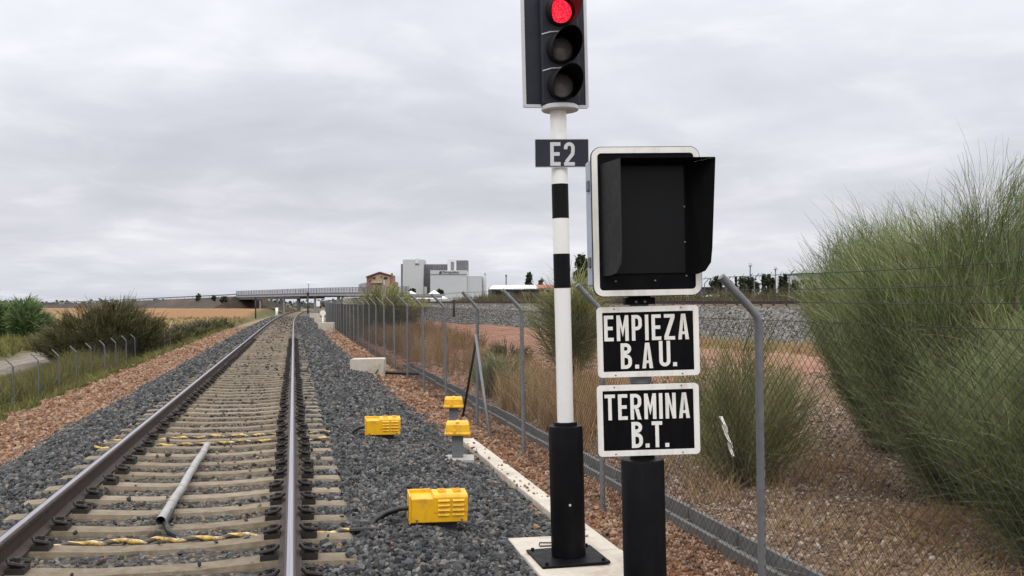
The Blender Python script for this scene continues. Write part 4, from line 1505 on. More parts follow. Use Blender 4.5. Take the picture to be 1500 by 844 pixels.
# white plastic strip in the low broom bush
pts = [at(1056, 610, 9.9), at(1061, 622, 9.85), at(1063, 634, 9.86), at(1069, 648, 9.83), at(1070, 657, 9.86), at(1074, 669, 9.84)]
mb = MB()
for i in range(5):
    a_, b_ = pts[i], pts[i + 1]
    wv = .022 + .012 * (i % 2)
    mb.add([a_ + Vector((-wv, 0, 0)), a_ + Vector((wv, .01, 0)), b_ + Vector((wv, .012, 0)), b_ + Vector((-wv * .6, -.01, 0))], [(0, 1, 2, 3)])
tag(mesh_obj('plastic_strip', mb, 'plastic'), 'torn white plastic strip hanging in the low broom bush behind the signs', 'plastic strip')


def tree(name, label, p, h, r, n, mat=None, group=None, shape='round', trunk=.3, leaf=.3):
    """p = base; leaf clumps spread through the crown"""
    t = thing(name, label, 'tree', p, (0, 0, 0), group)
    mb = MB().path([(0, 0, -.4), (.03 * h, 0, h * trunk), (0, 0, h * .8)], [.035 * h * .6, .025 * h * .6, .006 * h], 6)
    for q in range(4):
        a_ = q * 1.7
        mb.path([(0, 0, h * (trunk + .1 * q)), (r * .6 * math.cos(a_), r * .6 * math.sin(a_), h * (trunk + .25 + .1 * q))], [.012 * h, .004 * h], 5)
    mesh_obj('trunk', mb, 'bark', t)
    nc = 42 if shape == 'cone' else 26
    if shape == 'cone':
        u = rng.random(nc)
        cz = h * (.1 + .86 * u)
        rr_ = r * (1 - u) * .75 + .03 * r
    else:
        cz = h * (trunk + (1 - trunk) * rng.uniform(.15, .88, nc))
        e = (cz / h - trunk) / (1 - trunk)
        rr_ = r * np.sqrt(np.clip(1 - (2 * e - 1) ** 2, .1, 1)) * .8
    a_ = rng.uniform(0, 2 * PI, nc)
    q = rng.uniform(.2, 1, nc)
    C = np.stack([rr_ * q * np.cos(a_), rr_ * q * np.sin(a_), cz], 1)
    ci = rng.integers(0, nc, n)
    cr = (r * .34 if shape != 'cone' else r * .30)
    pos = C[ci] + rng.normal(0, cr * .55, (n, 3))
    pos[:, 2] = np.clip(pos[:, 2], .05 * h, h * 1.03)
    d = rng.normal(0, 1, (n, 3))
    d /= np.linalg.norm(d, axis=1, keepdims=True)
    leaf = leaf * 1.15
    P = pos[:, None] + d[:, None] * leaf * np.linspace(-.5, .5, 3)[None, :, None]
    W_ = leaf * .55 * rng.uniform(.6, 1.3, n)[:, None] * np.array([.5, 1, .3])[None]
    tint = np.clip(rng.random(nc)[ci] * .7 + rng.normal(.15, .12, n), 0, 1)
    V, Fc, T = strips(P, W_, tint)
    np_obj('crown', V, Fc, mat or TREE_DK, T, parent=t)
    return t


def far_tree(px, ytop, Z, hpx, rpx, n, label, shape='round', leaf=.5, mat=None, name='tree', group='distant trees on the right horizon'):
    top = at(px, ytop, Z)
    h = hpx * Z / F
    return tree(name, label, (top.x, top.y, top.z - h), h, rpx * Z / F, n, mat, group, shape, .22, leaf)


far_tree(775, 398, 260, 40, 9, 1300, 'dark pointed tree behind the white roofed shed', 'cone', .7, name='conifer')
far_tree(793, 408, 250, 32, 6, 700, 'small round tree behind the red roof of the shed', leaf=.6)
far_tree(853, 370, 120, 80, 13, 1500, 'dark leafy tree top showing between the pole and the indicator', leaf=.5)
far_tree(645, 424, 330, 14, 5, 500, 'small dark tree in front of the white factory sign wall', leaf=.7)
far_tree(604, 424, 330, 10, 6, 350, 'flat dark tree at the foot of the pale factory tower', leaf=.7)
far_tree(1049, 404, 230, 36, 9, 900, 'umbrella shaped tree left of the two light masts', leaf=.6)
far_tree(1068, 408, 240, 33, 6, 500, 'small tree right beside the umbrella shaped tree', leaf=.6)
far_tree(1078, 405, 220, 38, 3, 400, 'thin cypress between the umbrella shaped tree and the first mast', 'cone', .5, name='cypress')
far_tree(1094, 404, 190, 40, 12, 1200, 'broad brownish tree in front of the first light mast', leaf=.6)
for px, yt, lb in ((1119, 402, 'first cypress right of the broad tree'), (1126, 400, 'tallest cypress between the two light masts'), (1132, 405, 'cypress just left of the second light mast'), (1144, 404, 'cypress just right of the second light mast'), (1150, 402, 'second cypress right of the second light mast'), (1156, 410, 'last cypress before the pale building')):
    far_tree(px, yt, 200, 44, 5.5, 1300, lb, 'cone', .55, name='cypress')
far_tree(1165, 412, 170, 30, 6, 600, 'small tree in front of the pale building on the right', leaf=.5)
far_tree(1108, 412, 210, 24, 4, 400, 'small round tree between the broad tree and the cypresses', leaf=.5)
far_tree(290, 431, 330, 14, 4, 300, 'small round tree on the road embankment left of the overpass', leaf=.7, group=None)
far_tree(313, 433.5, 335, 9, 4, 250, 'low bush on the road embankment beside the overpass end', leaf=.7, group=None)
far_tree(328, 435, 335, 10, 6, 300, 'dark bush on the end slope of the road embankment', leaf=.7, group=None)

# ------------------------------------------------------------------ far buildings
def facade(Z, px0, px1, py0, py1, mb, d=8, dy=0, zbase=None):
    """a block facing the camera: local x right, y away; returns box in local metres around x=0 at px 0"""
    k = Z / F
    z0 = EYE - (py1 - 443) * k if zbase is None else zbase
    mb.box((px0) * k, (px1) * k, dy, dy + d, z0, EYE - (py0 - 443) * k)
    return mb


def far_root(name, label, cat, px, Z, group=None):
    p = at(px, 443, Z)
    return thing(name, label, cat, (p.x, p.y, 0), (0, 0, -PSI), group)


Zs = 420
fac = far_root('factory', 'big pale grey factory with silo towers and a dark lettered sign, behind the second line', 'building', 645, Zs)
o_ = lambda a_: a_ - 645
mesh_obj('main_tower', facade(Zs, o_(590), o_(620), 380, 0, MB(), 14, 0, 0.0), 'silo_light', fac, bevel=.1)
mesh_obj('shaded_tower_side', facade(Zs, o_(586.5), o_(590), 386.5, 0, MB(), 12, 2, 0.0), 'silo_dark', fac)  # left side of the tower in shade, the shade put into the dark grey
mesh_obj('tower_foot', facade(Zs, o_(620), o_(625), 420, 0, MB(), 10, 1, 0.0), 'silo_light', fac)
mesh_obj('tower_recess', facade(Zs, o_(608.5), o_(613.5), 379, 386, MB(), .4, -.3), 'silo_white', fac)
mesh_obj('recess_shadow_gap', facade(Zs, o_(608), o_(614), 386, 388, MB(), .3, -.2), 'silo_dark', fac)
mb = MB()
facade(Zs, o_(620), o_(656), 386.5, 0, mb, 12, 5, 0.0)
for q in range(9):
    facade(Zs, o_(621.5 + q * 3.8), o_(622.5 + q * 3.8), 387.5, 0, mb, 1, 4.4, 0.0)
mesh_obj('silo_wall', mb, 'silo_dark', fac)
mesh_obj('lift_tower', facade(Zs, o_(655), o_(668), 380, 0, MB(), 9, 2.2, 0.0), 'silo_white', fac)
mesh_obj('stair_window', facade(Zs, o_(660), o_(664.5), 383.5, 397, MB(), .3, 1.95), 'silo_dark', fac)
mb = MB()
facade(Zs, o_(668), o_(684.5), 381, 0, mb, 9, 3, 0.0)
for q in range(3):
    facade(Zs, o_(671 + q * 4), o_(672.2 + q * 4), 382, 397, mb, .4, 2.7)
mesh_obj('dark_tower', mb, 'silo_dark', fac)
mesh_obj('front_hall', facade(Zs, o_(632), o_(685), 397, 0, MB(), 12, -6, 0.0), 'silo_light', fac, bevel=.1)
mesh_obj('parapet_line', facade(Zs, o_(632.5), o_(684.5), 402.2, 403.2, MB(), .2, -6.15), 'silo_dark', fac)
mesh_obj('side_hall', facade(Zs, o_(685), o_(706), 404.5, 0, MB(), 12, -5, 0.0), 'silo_light', fac, bevel=.1)
k = Zs / F
mesh_obj('tank', MB().path([(o_(709.5) * k, 0, 0), (o_(709.5) * k, 0, EYE + 36 * k), (o_(709.5) * k, 0, EYE + 40 * k)], [3 * k, 3 * k, .8 * k], 12), 'silo_light', fac)
cu = bpy.data.curves.new('sign_lettering', 'FONT')
cu.body = 'Mercoguadiana'
cu.size = 5.0 * k
cu.extrude = .05
cu.align_x = 'CENTER'
tmp = bpy.data.objects.new('tmp', cu)
COL.objects.link(tmp)
dg = bpy.context.evaluated_depsgraph_get()
me = bpy.data.meshes.new_from_object(tmp.evaluated_get(dg))
bpy.data.objects.remove(tmp)
wid_ = max(v.co.x for v in me.vertices) - min(v.co.x for v in me.vertices)
for v in me.vertices:
    v.co = Vector((o_(661.5) * k + v.co.x * (23.5 * k / wid_), -6.22 - v.co.z, EYE + (443 - 400.8) * k + v.co.y))
me.materials.append(MAT['sign_text_far'])
tx = bpy.data.objects.new('sign_lettering', me)
COL.objects.link(tx)
tx.parent = fac
mb = MB()
mb.prism([(o_(x_) * k, EYE + (443 - y_) * k) for x_, y_ in ((644.6, 401.5), (648.6, 401.5), (648.2, 397.6), (645.6, 398.4))], -6.25, -6.05)
mesh_obj('sign_logo', mb, 'sign_text_far', fac)
mesh_obj('roof_aerial', MB().path([(o_(710.5) * k, 0, EYE + 39 * k), (o_(710.5) * k, 0, EYE + 43 * k)], .25, 5), 'silo_dark', fac)

# brick house
Zh = 300
k = Zh / F
hs_ = far_root('brick_house', 'unfinished brick house with a gabled roof above the green shrub', 'house', 556, Zh)
q_ = lambda x_, y_: ((x_ - 556) * k, EYE + (443 - y_) * k)
mb = MB().prism([((537 - 556) * k, -2), ((574 - 556) * k, -2), q_(574, 403.2), q_(566, 402), q_(556.5, 399), q_(548, 401.8), q_(537, 406)], 0, 9)
mesh_obj('wall', mb, 'brick', hs_)
mesh_obj('front_panel', MB().prism([q_(546, 430), q_(571, 430), q_(571, 405), q_(556.5, 401.5), q_(546, 405)], -.25, -.02), 'render_tan', hs_)
mb = MB().prism([q_(536, 405.4), q_(548, 401), q_(556.5, 398), q_(566, 401), q_(573, 402.8), q_(573, 403.6), q_(566, 402), q_(556.5, 399.2), q_(548, 402.2), q_(536, 406.6)], -.8, 9.5)
rf = mesh_obj('roof', mb, 'rooftile', hs_)
mesh_obj('chimney', MB().box(*[(572 - 556) * k, (574.5 - 556) * k], 1, 2.2, EYE + 38 * k, EYE + 43 * k), 'brick', rf)
for x0, x1, y0, y1 in ((546.8, 550, 406, 409), (562.5, 567.5, 406, 409), (558.2, 559.4, 404.5, 407), (541, 544, 411, 413.5)):
    mesh_obj('window', MB().prism([q_(x0, y1), q_(x1, y1), q_(x1, y0), q_(x0, y0)], -.45 if x0 > 545 else -.2, -.1), 'opening', hs_)
mesh_obj('doorway', MB().prism([q_(561.5, 418), q_(564.5, 418), q_(564.5, 411), q_(561.5, 411)], -.4, -.2), 'concrete_pale', hs_)
mesh_obj('balcony', MB().prism([q_(544, 414.5), q_(560, 414.5), q_(560, 412.6), q_(544, 412.6)], -1.4, -.27), 'concrete_pale', hs_)
mesh_obj('side_wing', MB().box((574 - 556) * k, (579 - 556) * k, .5, 8, -2, EYE + 30 * k), 'brick', hs_)
mesh_obj('left_annex', MB().prism([((525 - 556) * k, -2), ((537 - 556) * k, -2), q_(537, 414), q_(528, 415.5), q_(525, 417)], .5, 8), 'concrete_far', hs_)

# white tents
for px, lb in ((602, 'white peaked canvas roof in front of the factory, left one'), (636, 'white peaked canvas roof in front of the factory, right one')):
    Zt = 260
    k = Zt / F
    p = at(px, 443, Zt)
    t = thing('tent', lb, 'tent', (p.x, p.y, 0), (0, 0, -PSI), 'white canvas roofs in front of the factory')
    dy_ = 0 if px == 602 else 1
    prf = [(21 * k, EYE + 5 * k), (13 * k, EYE + 9.5 * k), (6 * k, EYE + 14 * k), (1.5 * k, EYE + (16.3 + dy_) * k), (.02, EYE + (16.8 + dy_) * k)]
    mesh_obj('canopy', MB().lathe(prf, 10, smooth=False), 'tent', t)
    mb = MB()
    for q in range(5):
        a_ = q * 2 * PI / 5
        mb.path([(20 * k * math.cos(a_), 20 * k * math.sin(a_), -1), (20 * k * math.cos(a_), 20 * k * math.sin(a_), EYE + 5.4 * k)], .06, 5)
    mesh_obj('tent_poles', mb, 'galv', t)

# long shed with white roof
Zw = 210
k = Zw / F
sh = far_root('long_shed', 'long low dark shed with white roof and red tiled end beyond the second line', 'shed', 765, Zw)
o_ = lambda a_: a_ - 765
mesh_obj('wall', facade(Zw, o_(720), o_(812), 424, 0, MB(), 10, 0, -.5), 'shedwall', sh)
mb = MB().prism([(0, 0)] * 0 or [(o_(716.5) * k, EYE + 19 * k), (o_(788) * k, EYE + 19.5 * k), (o_(786) * k, EYE + 25 * k), (o_(722) * k, EYE + 24.6 * k)], -1.2, -.9)
vsr = [(o_(716.5) * k, -1.2, EYE + 19 * k), (o_(788) * k, -1.2, EYE + 19.5 * k), (o_(788) * k, 6, EYE + 25.2 * k), (o_(722) * k, 6, EYE + 24.8 * k)]
mb = MB().add(vsr + [(x_, y_, z_ + .15) for x_, y_, z_ in vsr], [(3, 2, 1, 0), (4, 5, 6, 7), (0, 1, 5, 4), (1, 2, 6, 5), (2, 3, 7, 6), (3, 0, 4, 7)])
mesh_obj('roof', mb, 'whiteroof', sh)
vsr = [(o_(788.1) * k, -1.2, EYE + 19.5 * k), (o_(818) * k, -1.2, EYE + 19.5 * k), (o_(818) * k, 6, EYE + 25.2 * k), (o_(785) * k, 6, EYE + 25.4 * k)]
mb = MB().add(vsr + [(x_, y_, z_ + .17) for x_, y_, z_ in vsr], [(3, 2, 1, 0), (4, 5, 6, 7), (0, 1, 5, 4), (1, 2, 6, 5), (2, 3, 7, 6), (3, 0, 4, 7)])
mesh_obj('red_roof', mb, 'redroof', sh)
for x0, x1, mt in ((726, 735, 'opening'), (740, 747, 'concrete_far'), (752, 760, 'opening'), (765, 776, 'render_tan'), (790, 801, 'concrete_pale')):
    mesh_obj('door_bay', facade(Zw, o_(x0), o_(x1), 427.5, 0, MB(), .2, -.2, -.4), mt, sh)
sh2 = far_root('small_hut', 'small dark barrel roofed hut between the factory and the long shed', 'hut', 719, 240)
k = 240 / F
mesh_obj('hut_body', MB().prism([(-4 * k, -.5), (4.5 * k, -.5), (4.5 * k, EYE + 17 * k), (3 * k, EYE + 21 * k), (0, EYE + 22.5 * k), (-3 * k, EYE + 21 * k), (-4 * k, EYE + 17 * k)], 0, 7), 'shedwall', sh2)
mesh_obj('hut_door', MB().box(-1.6 * k, 1.6 * k, -.12, .0 - .01, -.4, EYE + 8 * k), 'opening', sh2)
ch = far_root('chimney_stack', 'thin grey chimney rising behind the white roofed shed', 'chimney', 741.5, 300)
k = 300 / F
mesh_obj('stack', MB().path([(0, 0, 0), (0, 0, EYE + 40 * k)], [1.5 * k, 1.1 * k], 10), 'concrete_far', ch)
mesh_obj('stack_cap', MB().path([(0, 0, EYE + 38 * k), (0, 0, EYE + 40.5 * k)], 1.5 * k, 10), 'silo_dark', ch)

# right horizon: low building, white houses, masts
Zr = 230
k = Zr / F
hr = far_root('low_building', 'low building with a dark blue roof beyond the second line, beside the indicator', 'building', 1045, Zr)
o_ = lambda a_: a_ - 1045
mesh_obj('wall', facade(Zr, o_(1029), o_(1075), 422.5, 0, MB(), 8, 0, -.5), pmat('grey_mauve_wall', (.13, .13, .16), .8), hr)
mesh_obj('roof', facade(Zr, o_(1027), o_(1077), 420.5, 422.4, MB(), 9.5, -.8), pmat('dark_blue_roof', (.035, .042, .075), .6), hr)
for x0 in (1036, 1048, 1060):
    mesh_obj('window', facade(Zr, o_(x0), o_(x0 + 4), 426, 430, MB(), .2, -.15), 'opening', hr)
Zq = 120
k = Zq / F
wh = far_root('white_hut', 'small cream hut just behind the second line, below the blue roof', 'hut', 1048, Zq)
o_ = lambda a_: a_ - 1048
mesh_obj('wall', facade(Zq, o_(1037), o_(1062), 434.5, 0, MB(), 3, 0, -.5), 'concrete_pale', wh)
mesh_obj('roof', MB().prism([((1034 - 1048) * k, EYE + 8.3 * k), ((1064 - 1048) * k, EYE + 8.3 * k), ((1056 - 1048) * k, EYE + 10.8 * k), ((1044 - 1048) * k, EYE + 11 * k)], -.4, 3.3), 'whiteroof', wh)
mesh_obj('window', facade(Zq, o_(1044), o_(1050), 436, 440, MB(), .15, -.1), 'opening', wh)
Zb = 210
k = Zb / F
pb_ = far_root('pale_building', 'pale building with a dark parapet at the edge of the big broom bushes', 'building', 1172, Zb)
o_ = lambda a_: a_ - 1172
mesh_obj('wall', facade(Zb, o_(1157), o_(1215), 404.5, 0, MB(), 10, 0, -.5), 'silo_light', pb_)
mesh_obj('parapet', facade(Zb, o_(1168), o_(1216), 400, 404.3, MB(), 10.5, -.4), 'shedwall', pb_)
for x0 in (1160, 1172, 1184):
    mesh_obj('window', facade(Zb, o_(x0), o_(x0 + 6), 410, 418, MB(), .2, -.15), 'opening', pb_)
wb = far_root('white_house', 'white walled house behind the small round tree left of the cypresses', 'house', 1109, 240)
k = 240 / F
mesh_obj('wall', MB().box(-5 * k, 5 * k, 0, 7, -.5, EYE + 27 * k), 'silo_white', wb)
mesh_obj('roof', MB().box(-5.6 * k, 5.6 * k, -.5, 7.5, EYE + 27.02 * k, EYE + 28.5 * k), 'rooftile', wb)
mesh_obj('window', MB().box(-1.5 * k, 1.5 * k, -.15, -.02, EYE + 20 * k, EYE + 23 * k), 'opening', wb)
for px, yt, lb in ((1099, 386, 'tall floodlight mast on the right horizon, left of the pair'), (1136, 391, 'tall floodlight mast among the cypresses, right of the pair')):
    Zm = 240
    k = Zm / F
    t = far_root('light_mast', lb, 'light mast', px, Zm, 'floodlight masts on the right horizon')
    mesh_obj('mast', MB().path([(0, 0, -.5), (0, 0, EYE + (443 - yt - 3) * k)], [.26, .16], 8), 'galv_dark', t)
    z_ = EYE + (443 - yt) * k
    mesh_obj('lamp_frame', MB().box(-2.6 * k, 2.6 * k, -.2, .2, z_ - 4.2 * k, z_ - 3.6 * k).box(-1.8 * k, 1.8 * k, -.2, .2, z_ - .8 * k, z_ - .3 * k), 'galv_dark', t)
    for x_ in (-2.1, -.7, .7, 2.1):
        mesh_obj('floodlight', MB().box((x_ - .5) * k, (x_ + .5) * k, -.45, -.2, z_ - 3.4 * k, z_ - 2.0 * k), 'rim_grey', t)
t = far_root('dark_stake', 'thin dark stake standing before the second line, left of the braced fence post', 'stake', 665, 62)
k = 62 / F
mesh_obj('stake_shaft', MB().path([(0, 0, EYE - 21 * k), (0, 0, EYE + 4 * k)], .075, 6), 'dark_steel', t)
mesh_obj('stake_plate', MB().box(-.10, .10, -.085, -.075, EYE - 2 * k, EYE + 3.4 * k), 'dark_steel', t)

# ------------------------------------------------------------------ overpass and road embankment
ov = thing('road_overpass', 'long grey road overpass crossing above the track in the distance', 'bridge')
pts_ = [(346, 433.6, 345), (392, 432.4, 322), (437, 431.2, 300), (480, 430.4, 278), (530, 430.2, 255), (600, 430.6, 225)]


def sweep(pts, w0, w1, t0, t1):
    """deck: quads in the x,y plane, w0..w1 metres away from the camera side, t0..t1 heights"""
    mb = MB()
    V = [at(*p) for p in pts]
    vs = []
    for i, p in enumerate(V):
        d = (V[min(i + 1, len(V) - 1)] - V[max(i - 1, 0)])
        d.z = 0
        d.normalize()
        n_ = Vector((-d.y, d.x, 0))
        for w_, t_ in ((w0, t0), (w1, t0), (w1, t1), (w0, t1)):
            vs.append(p + n_ * w_ + Vector((0, 0, t_)))
    fs = [(i * 4 + j, i * 4 + (j + 1) % 4, (i + 1) * 4 + (j + 1) % 4, (i + 1) * 4 + j) for i in range(len(V) - 1) for j in range(4)]
    fs += [(3, 2, 1, 0), tuple(len(vs) - 4 + j for j in range(4))]
    return mb.add(vs, fs), V


mb, Vd = sweep(pts_, 0, 9, -.55, .0)
mesh_obj('deck', mb, 'concrete_far', ov)
mb, _ = sweep(pts_, .8, 8.2, -.9, -.55)
mesh_obj('girder', mb, 'deck_dark', ov)
mb, _ = sweep([(346, 433.6, 345), (392, 432.4, 322), (438, 431.2, 300)], .3, 8.6, -1.3, -.56)
mesh_obj('deep_girder', mb, 'deck_dark', ov)
mb, _ = sweep(pts_, -.05, .15, .0, .35)
mesh_obj('kerb_beam', mb, 'deck_dark', ov)
rp0 = mesh_obj('railing_post', MB().box(-.07, .07, 0, .12, .3, 1.75), 'railing', ov)
for i in range(len(Vd) - 1):
    n_ = max(2, int((Vd[i + 1] - Vd[i]).length / 2.2))
    for j in range(n_):
        if i == 0 and j == 0:
            rp0.location = Vd[0]
            continue
        c = rp0.copy()
        COL.objects.link(c)
        c.location = Vd[i].lerp(Vd[i + 1], j / n_)
for z0, z1 in ((1.62, 1.74), (1.2, 1.26), (.8, .86)):
    mb, _ = sweep(pts_, .02, .08, z0, z1)
    mesh_obj('railing_bar', mb, 'railing', ov)
# translucent-looking mesh infill is a fine grid of bars
mb = MB()
for i in range(len(Vd) - 1):
    n_ = int((Vd[i + 1] - Vd[i]).length / .5)
    for j in range(n_):
        p = Vd[i].lerp(Vd[i + 1], j / n_)
        mb.box(p.x - .045, p.x + .045, p.y + .03, p.y + .06, p.z + .35, p.z + 1.6)
mesh_obj('railing_infill', mb, 'railing', ov)
for px, py, Z, w_ in ((381, 432.7, 328, .55), (416, 432, 311, .55), (437.5, 431.5, 302, 1.15), (462, 430.8, 289, .6), (497, 430.4, 272, .7), (503, 430.4, 269, .5)):
    p = at(px, py, Z)
    zb_ = -3.4
    mesh_obj('pier', MB().box(p.x - w_ / 2, p.x + w_ / 2, p.y + 1, p.y + 7, zb_, p.z - .91 if px > 440 else p.z - 1.31), 'deck_dark' if px == 437.5 else 'concrete_far', ov)
p = at(513, 431, 262)
mesh_obj('abutment', MB().box(p.x - 1.6, p.x + 3, p.y + .5, p.y + 7, -3, p.z - .91), 'concrete_pale', ov)
p = at(452, 431, 292)
lmp = thing('street_lamp', 'pale lamp on a short post above the overpass railing', 'street lamp', (p.x, p.y, p.z + .36))
mesh_obj('post', MB().path([(0, -.1, 0), (0, -.1, 2.6)], .10, 6), 'galv', lmp)
mesh_obj('lamp_head', MB().lathe([(.02, 2.5), (.38, 2.7), (.42, 2.95), (.3, 3.2), (.01, 3.3)], 12, Matrix.Translation((0, -.1, 0))), 'white', lmp)
for px, yt, yb_, Z, r_, lb, mt in ((374.5, 435, 456, 210, .14, 'dark slim pole left of the track in front of the overpass', 'dark_steel'), (405.5, 437, 461, 165, .10, 'slim pole with a white foot close left of the far rails', 'dark_steel'), (451, 428, 462, 150, .12, 'slim dark mast right of the far rails under the overpass', 'dark_steel')):
    p = at(px, yb_, Z)
    g0 = gz(p.x, p.y)
    t = thing('slim_pole', lb, 'pole', (p.x, p.y, min(g0, p.z)))
    hgt = at(px, yt, Z).z - min(g0, p.z)
    mesh_obj('shaft', MB().path([(0, 0, -.2), (0, 0, hgt)], r_, 6), mt, t)
    if px == 405.5:
        mesh_obj('white_foot', MB().path([(0, 0, -.1), (0, 0, hgt * .48)], r_ * 2.2, 8), 'white', t)
    else:
        mesh_obj('pole_cap', MB().path([(0, 0, hgt - .5), (0, 0, hgt)], r_ * 1.5, 6), mt, t)
for px, y0, Z, lb in ((521 - 55, 456, 120, 'small white signal box on a thin post beside the far end of the right fence'),):
    p = at(px, 470, Z)
    t = thing('signal_box', lb, 'signal', (p.x, p.y, gz(p.x, p.y)))
    mesh_obj('post', MB().path([(0, 0, -.1), (0, 0, 1.9)], .06, 6), 'galv', t)
    mesh_obj('head', MB().box(-.22, .22, -.15, .15, 1.5, 2.2), 'white', t)

# embankment carrying the road up to the overpass
cr = [(-420, 452, 560), (-150, 449.5, 500), (60, 446.2, 440), (140, 443.6, 410), (210, 440.4, 385), (270, 437.6, 365), (320, 435.3, 352), (347, 434.0, 345)]
VE = [at(*p) for p in cr]
vs = []
for i, p in enumerate(VE):
    d = VE[min(i + 1, len(VE) - 1)] - VE[max(i - 1, 0)]
    d.z = 0
    d.normalize()
    n_ = Vector((-d.y, d.x, 0))
    hgt = p.z + 3.2
    j = .4 * math.sin(i * 2.3)
    for w_, z_ in ((-2.2 * hgt - 3 + j, -3.6), (-1.1 * hgt - .5, p.z - hgt * .5 + .2 * j), (-1.0, p.z - .25), (0, p.z), (9, p.z), (10 + 2.0 * hgt, -3.6)):
        q = p + n_ * w_
        vs.append((q.x, q.y, z_))
# end slope under the bridge
e = VE[-1]
for s_ in range(6):
    q = Vector(vs[-6 + s_ if s_ == 0 else -6]) if False else None
last = vs[-6:]
for (x_, y_, z_) in last:
    vs.append((x_ + 8.5, y_ - 3, -3.6))
n_r = len(VE) + 1
Ve = np.array([tuple(v) for v in vs])
me_, nt, b = nodes('embankment_earth')
geo = N(nt, 'ShaderNodeNewGeometry')
c = ramp(nt, noise(nt, .12, 8, .7, vec=geo.outputs['Position']), [(.35, (.032, .027, .021)), (.5, (.05, .038, .028)), (.72, (.11, .066, .045))])
c = mixc(nt, c, ramp(nt, noise(nt, .8, 6, .7, vec=geo.outputs['Position']), [(.35, (.6, .6, .6)), (.65, (1.1, 1.1, 1.1))]), 1, 'MULTIPLY')
nt.links.new(c, b.inputs['Base Color'])
b.inputs['Roughness'].default_value = .95
struct(np_obj('road_embankment', Ve, grid_faces(n_r, 6), me_, smooth=False))
mb, _ = sweep(cr[2:], -.1, .05, .45, .85)
gr = thing('guard_rail', 'pale guard rail along the top of the road embankment on the left', 'guard rail')
mesh_obj('rail_beam', mb, 'galv', gr)
gp0 = mesh_obj('guard_post', MB().box(-.06, .06, .06, .2, -.1, .8), 'galv_dark', gr)
gp0.location = VE[2]
for i in range(2, len(VE) - 1):
    n_ = int((VE[i + 1] - VE[i]).length / 5)
    for j in range(n_):
        if i == 2 and j == 0:
            continue
        c = gp0.copy()
        COL.objects.link(c)
        c.location = VE[i].lerp(VE[i + 1], j / n_)

# far wood along the horizon behind the overpass
n_ = 5200
px_ = rng.uniform(-250, 1500, n_)
Zf = rng.uniform(620, 760, n_)
Xw = CP * (px_ - 430) * Zf / F
Yw = (Zf - Xw * SP) / CP
hw_ = np.clip(2.2 + 2.0 * wob(px_, px_ * .3, 160, 1) + rng.normal(0, .8, n_), .4, 8)
cz = -2.9 + rng.random(n_) * (hw_ + 3.0)
pos = np.stack([Xw, Yw, cz], 1)
d = rng.normal(0, 1, (n_, 3))
d /= np.linalg.norm(d, axis=1, keepdims=True)
P = pos[:, None] + d[:, None] * 2.4 * np.linspace(-.5, .5, 3)[None, :, None]
W_ = 2.6 * rng.uniform(.6, 1.3, n_)[:, None] * np.array([.6, 1, .5])[None]
V, Fc, T = strips(P, W_, rng.random(n_))
FARW = tintmat('far_wood_leaves', [(0, (.05, .065, .06)), (1, (.11, .125, .11))], .9, 1, .1)
tag(np_obj('far_wood', V, Fc, FARW, T), 'distant bluish green line of trees along the horizon', 'wood', kind='stuff')

# ------------------------------------------------------------------ sky and sun
w = bpy.data.worlds.new('World')
SC.world = w
w.use_nodes = True
nt = w.node_tree
for n_ in list(nt.nodes):
    nt.nodes.remove(n_)
out = N(nt, 'ShaderNodeOutputWorld')
sky = N(nt, 'ShaderNodeTexSky', sky_type='NISHITA')
sky.sun_disc = False
sky.sun_elevation = R(48)
sky.sun_rotation = R(205)
bg1 = N(nt, 'ShaderNodeBackground')
bg1.inputs['Strength'].default_value = .10
nt.links.new(sky.outputs[0], bg1.inputs['Color'])
tc = N(nt, 'ShaderNodeTexCoord')
sep = N(nt, 'ShaderNodeSeparateXYZ')
nt.links.new(tc.outputs['Generated'], sep.inputs[0])
# project the view direction on a cloud ceiling so clouds flatten towards the horizon
zc = N(nt, 'ShaderNodeMath', operation='MAXIMUM')
zc.inputs[1].default_value = 0
nt.links.new(sep.outputs[2], zc.inputs[0])
za = N(nt, 'ShaderNodeMath', operation='ADD')
za.inputs[1].default_value = .16
nt.links.new(zc.outputs[0], za.inputs[0])
dv = N(nt, 'ShaderNodeVectorMath', operation='DIVIDE')
nt.links.new(tc.outputs['Generated'], dv.inputs[0])
cmb = N(nt, 'ShaderNodeCombineXYZ')
for i in range(3):
    nt.links.new(za.outputs[0], cmb.inputs[i])
nt.links.new(cmb.outputs[0], dv.inputs[1])
mp = N(nt, 'ShaderNodeMapping')
mp.inputs['Scale'].default_value = (1, 1, 0)
mp.inputs['Location'].default_value = (3.1, 1.7, 0)
nt.links.new(dv.outputs[0], mp.inputs['Vector'])


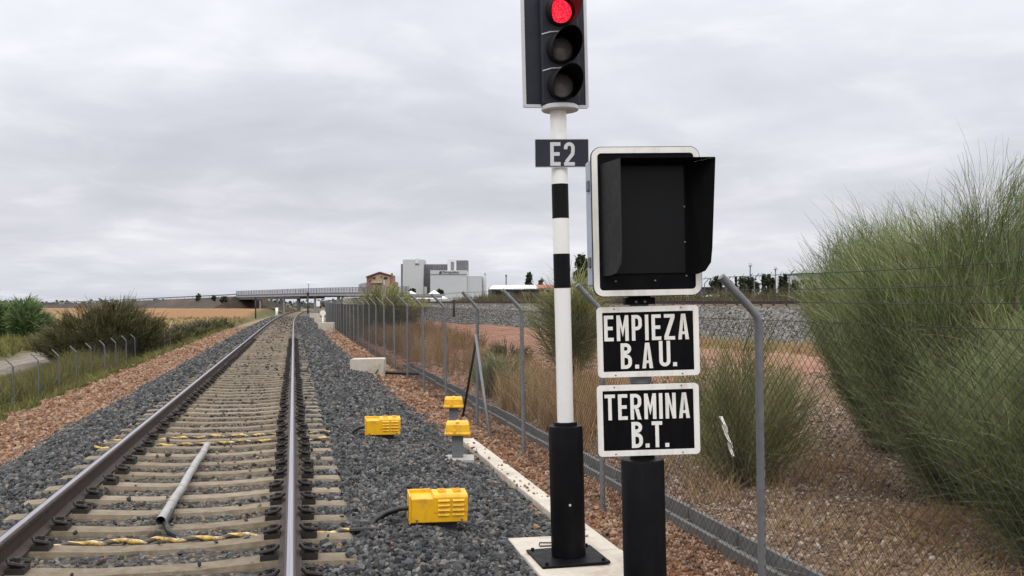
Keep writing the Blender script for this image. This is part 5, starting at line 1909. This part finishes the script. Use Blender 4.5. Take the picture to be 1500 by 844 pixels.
def wnoise(scale, det, rough, dist=0):
    n = N(nt, 'ShaderNodeTexNoise')
    n.inputs['Scale'].default_value = scale
    n.inputs['Detail'].default_value = det
    n.inputs['Roughness'].default_value = rough
    n.inputs['Distortion'].default_value = dist
    nt.links.new(mp.outputs[0], n.inputs['Vector'])
    return n.outputs['Fac']


n1 = wnoise(.75, 5, .5, .5)
n2 = wnoise(2.3, 7, .55, .35)
grad = ramp(nt, zc.outputs[0], [(0, (.66, .68, .76)), (.02, (.70, .715, .785)), (.05, (.74, .745, .80)), (.095, (.665, .665, .715)), (.17, (.76, .765, .825)), (.30, (.87, .875, .94)), (.55, (1.0, 1.0, 1.04)), (1, (1, 1, 1))])
zen = ramp(nt, zc.outputs[0], [(.30, (1, 1, 1)), (.75, (2.3, 2.3, 2.3))])
zm = mixc(nt, grad, zen, 1, 'MULTIPLY')
v1 = ramp(nt, n1, [(.30, (.85, .85, .865)), (.5, (1.0, 1.0, 1.0)), (.70, (1.15, 1.145, 1.135))])
v2 = ramp(nt, n2, [(.32, (.94, .94, .948)), (.52, (1.01, 1.01, 1.01)), (.70, (1.15, 1.14, 1.12))])
cl = mixc(nt, zm, v1, 1, 'MULTIPLY')
cl = mixc(nt, cl, v2, 1, 'MULTIPLY')
for n_ in nt.nodes:
    if n_.type == 'MIX':
        n_.clamp_result = False
bg2 = N(nt, 'ShaderNodeBackground')
bg2.inputs['Strength'].default_value = 1.04
nt.links.new(cl, bg2.inputs['Color'])
mx = N(nt, 'ShaderNodeMixShader')
mx.inputs[0].default_value = .93
nt.links.new(bg1.outputs[0], mx.inputs[1])
nt.links.new(bg2.outputs[0], mx.inputs[2])
nt.links.new(mx.outputs[0], out.inputs['Surface'])

sd = bpy.data.lights.new('sun', 'SUN')
sd.energy = .75
sd.angle = R(25)
sd.color = (1, .97, .93)
so = bpy.data.objects.new('sun', sd)
COL.objects.link(so)
so.rotation_euler = (R(42), 0, R(-25))

SC.view_settings.view_transform = 'Standard'
SC.view_settings.look = 'None'
SC.view_settings.exposure = 0
SC.view_settings.gamma = 1
SC.view_settings.use_curve_mapping = False
SC.render.engine = 'CYCLES'
SC.cycles.max_bounces = 5
SC.cycles.diffuse_bounces = 3
SC.cycles.use_denoising = True
SC.render.film_transparent = False
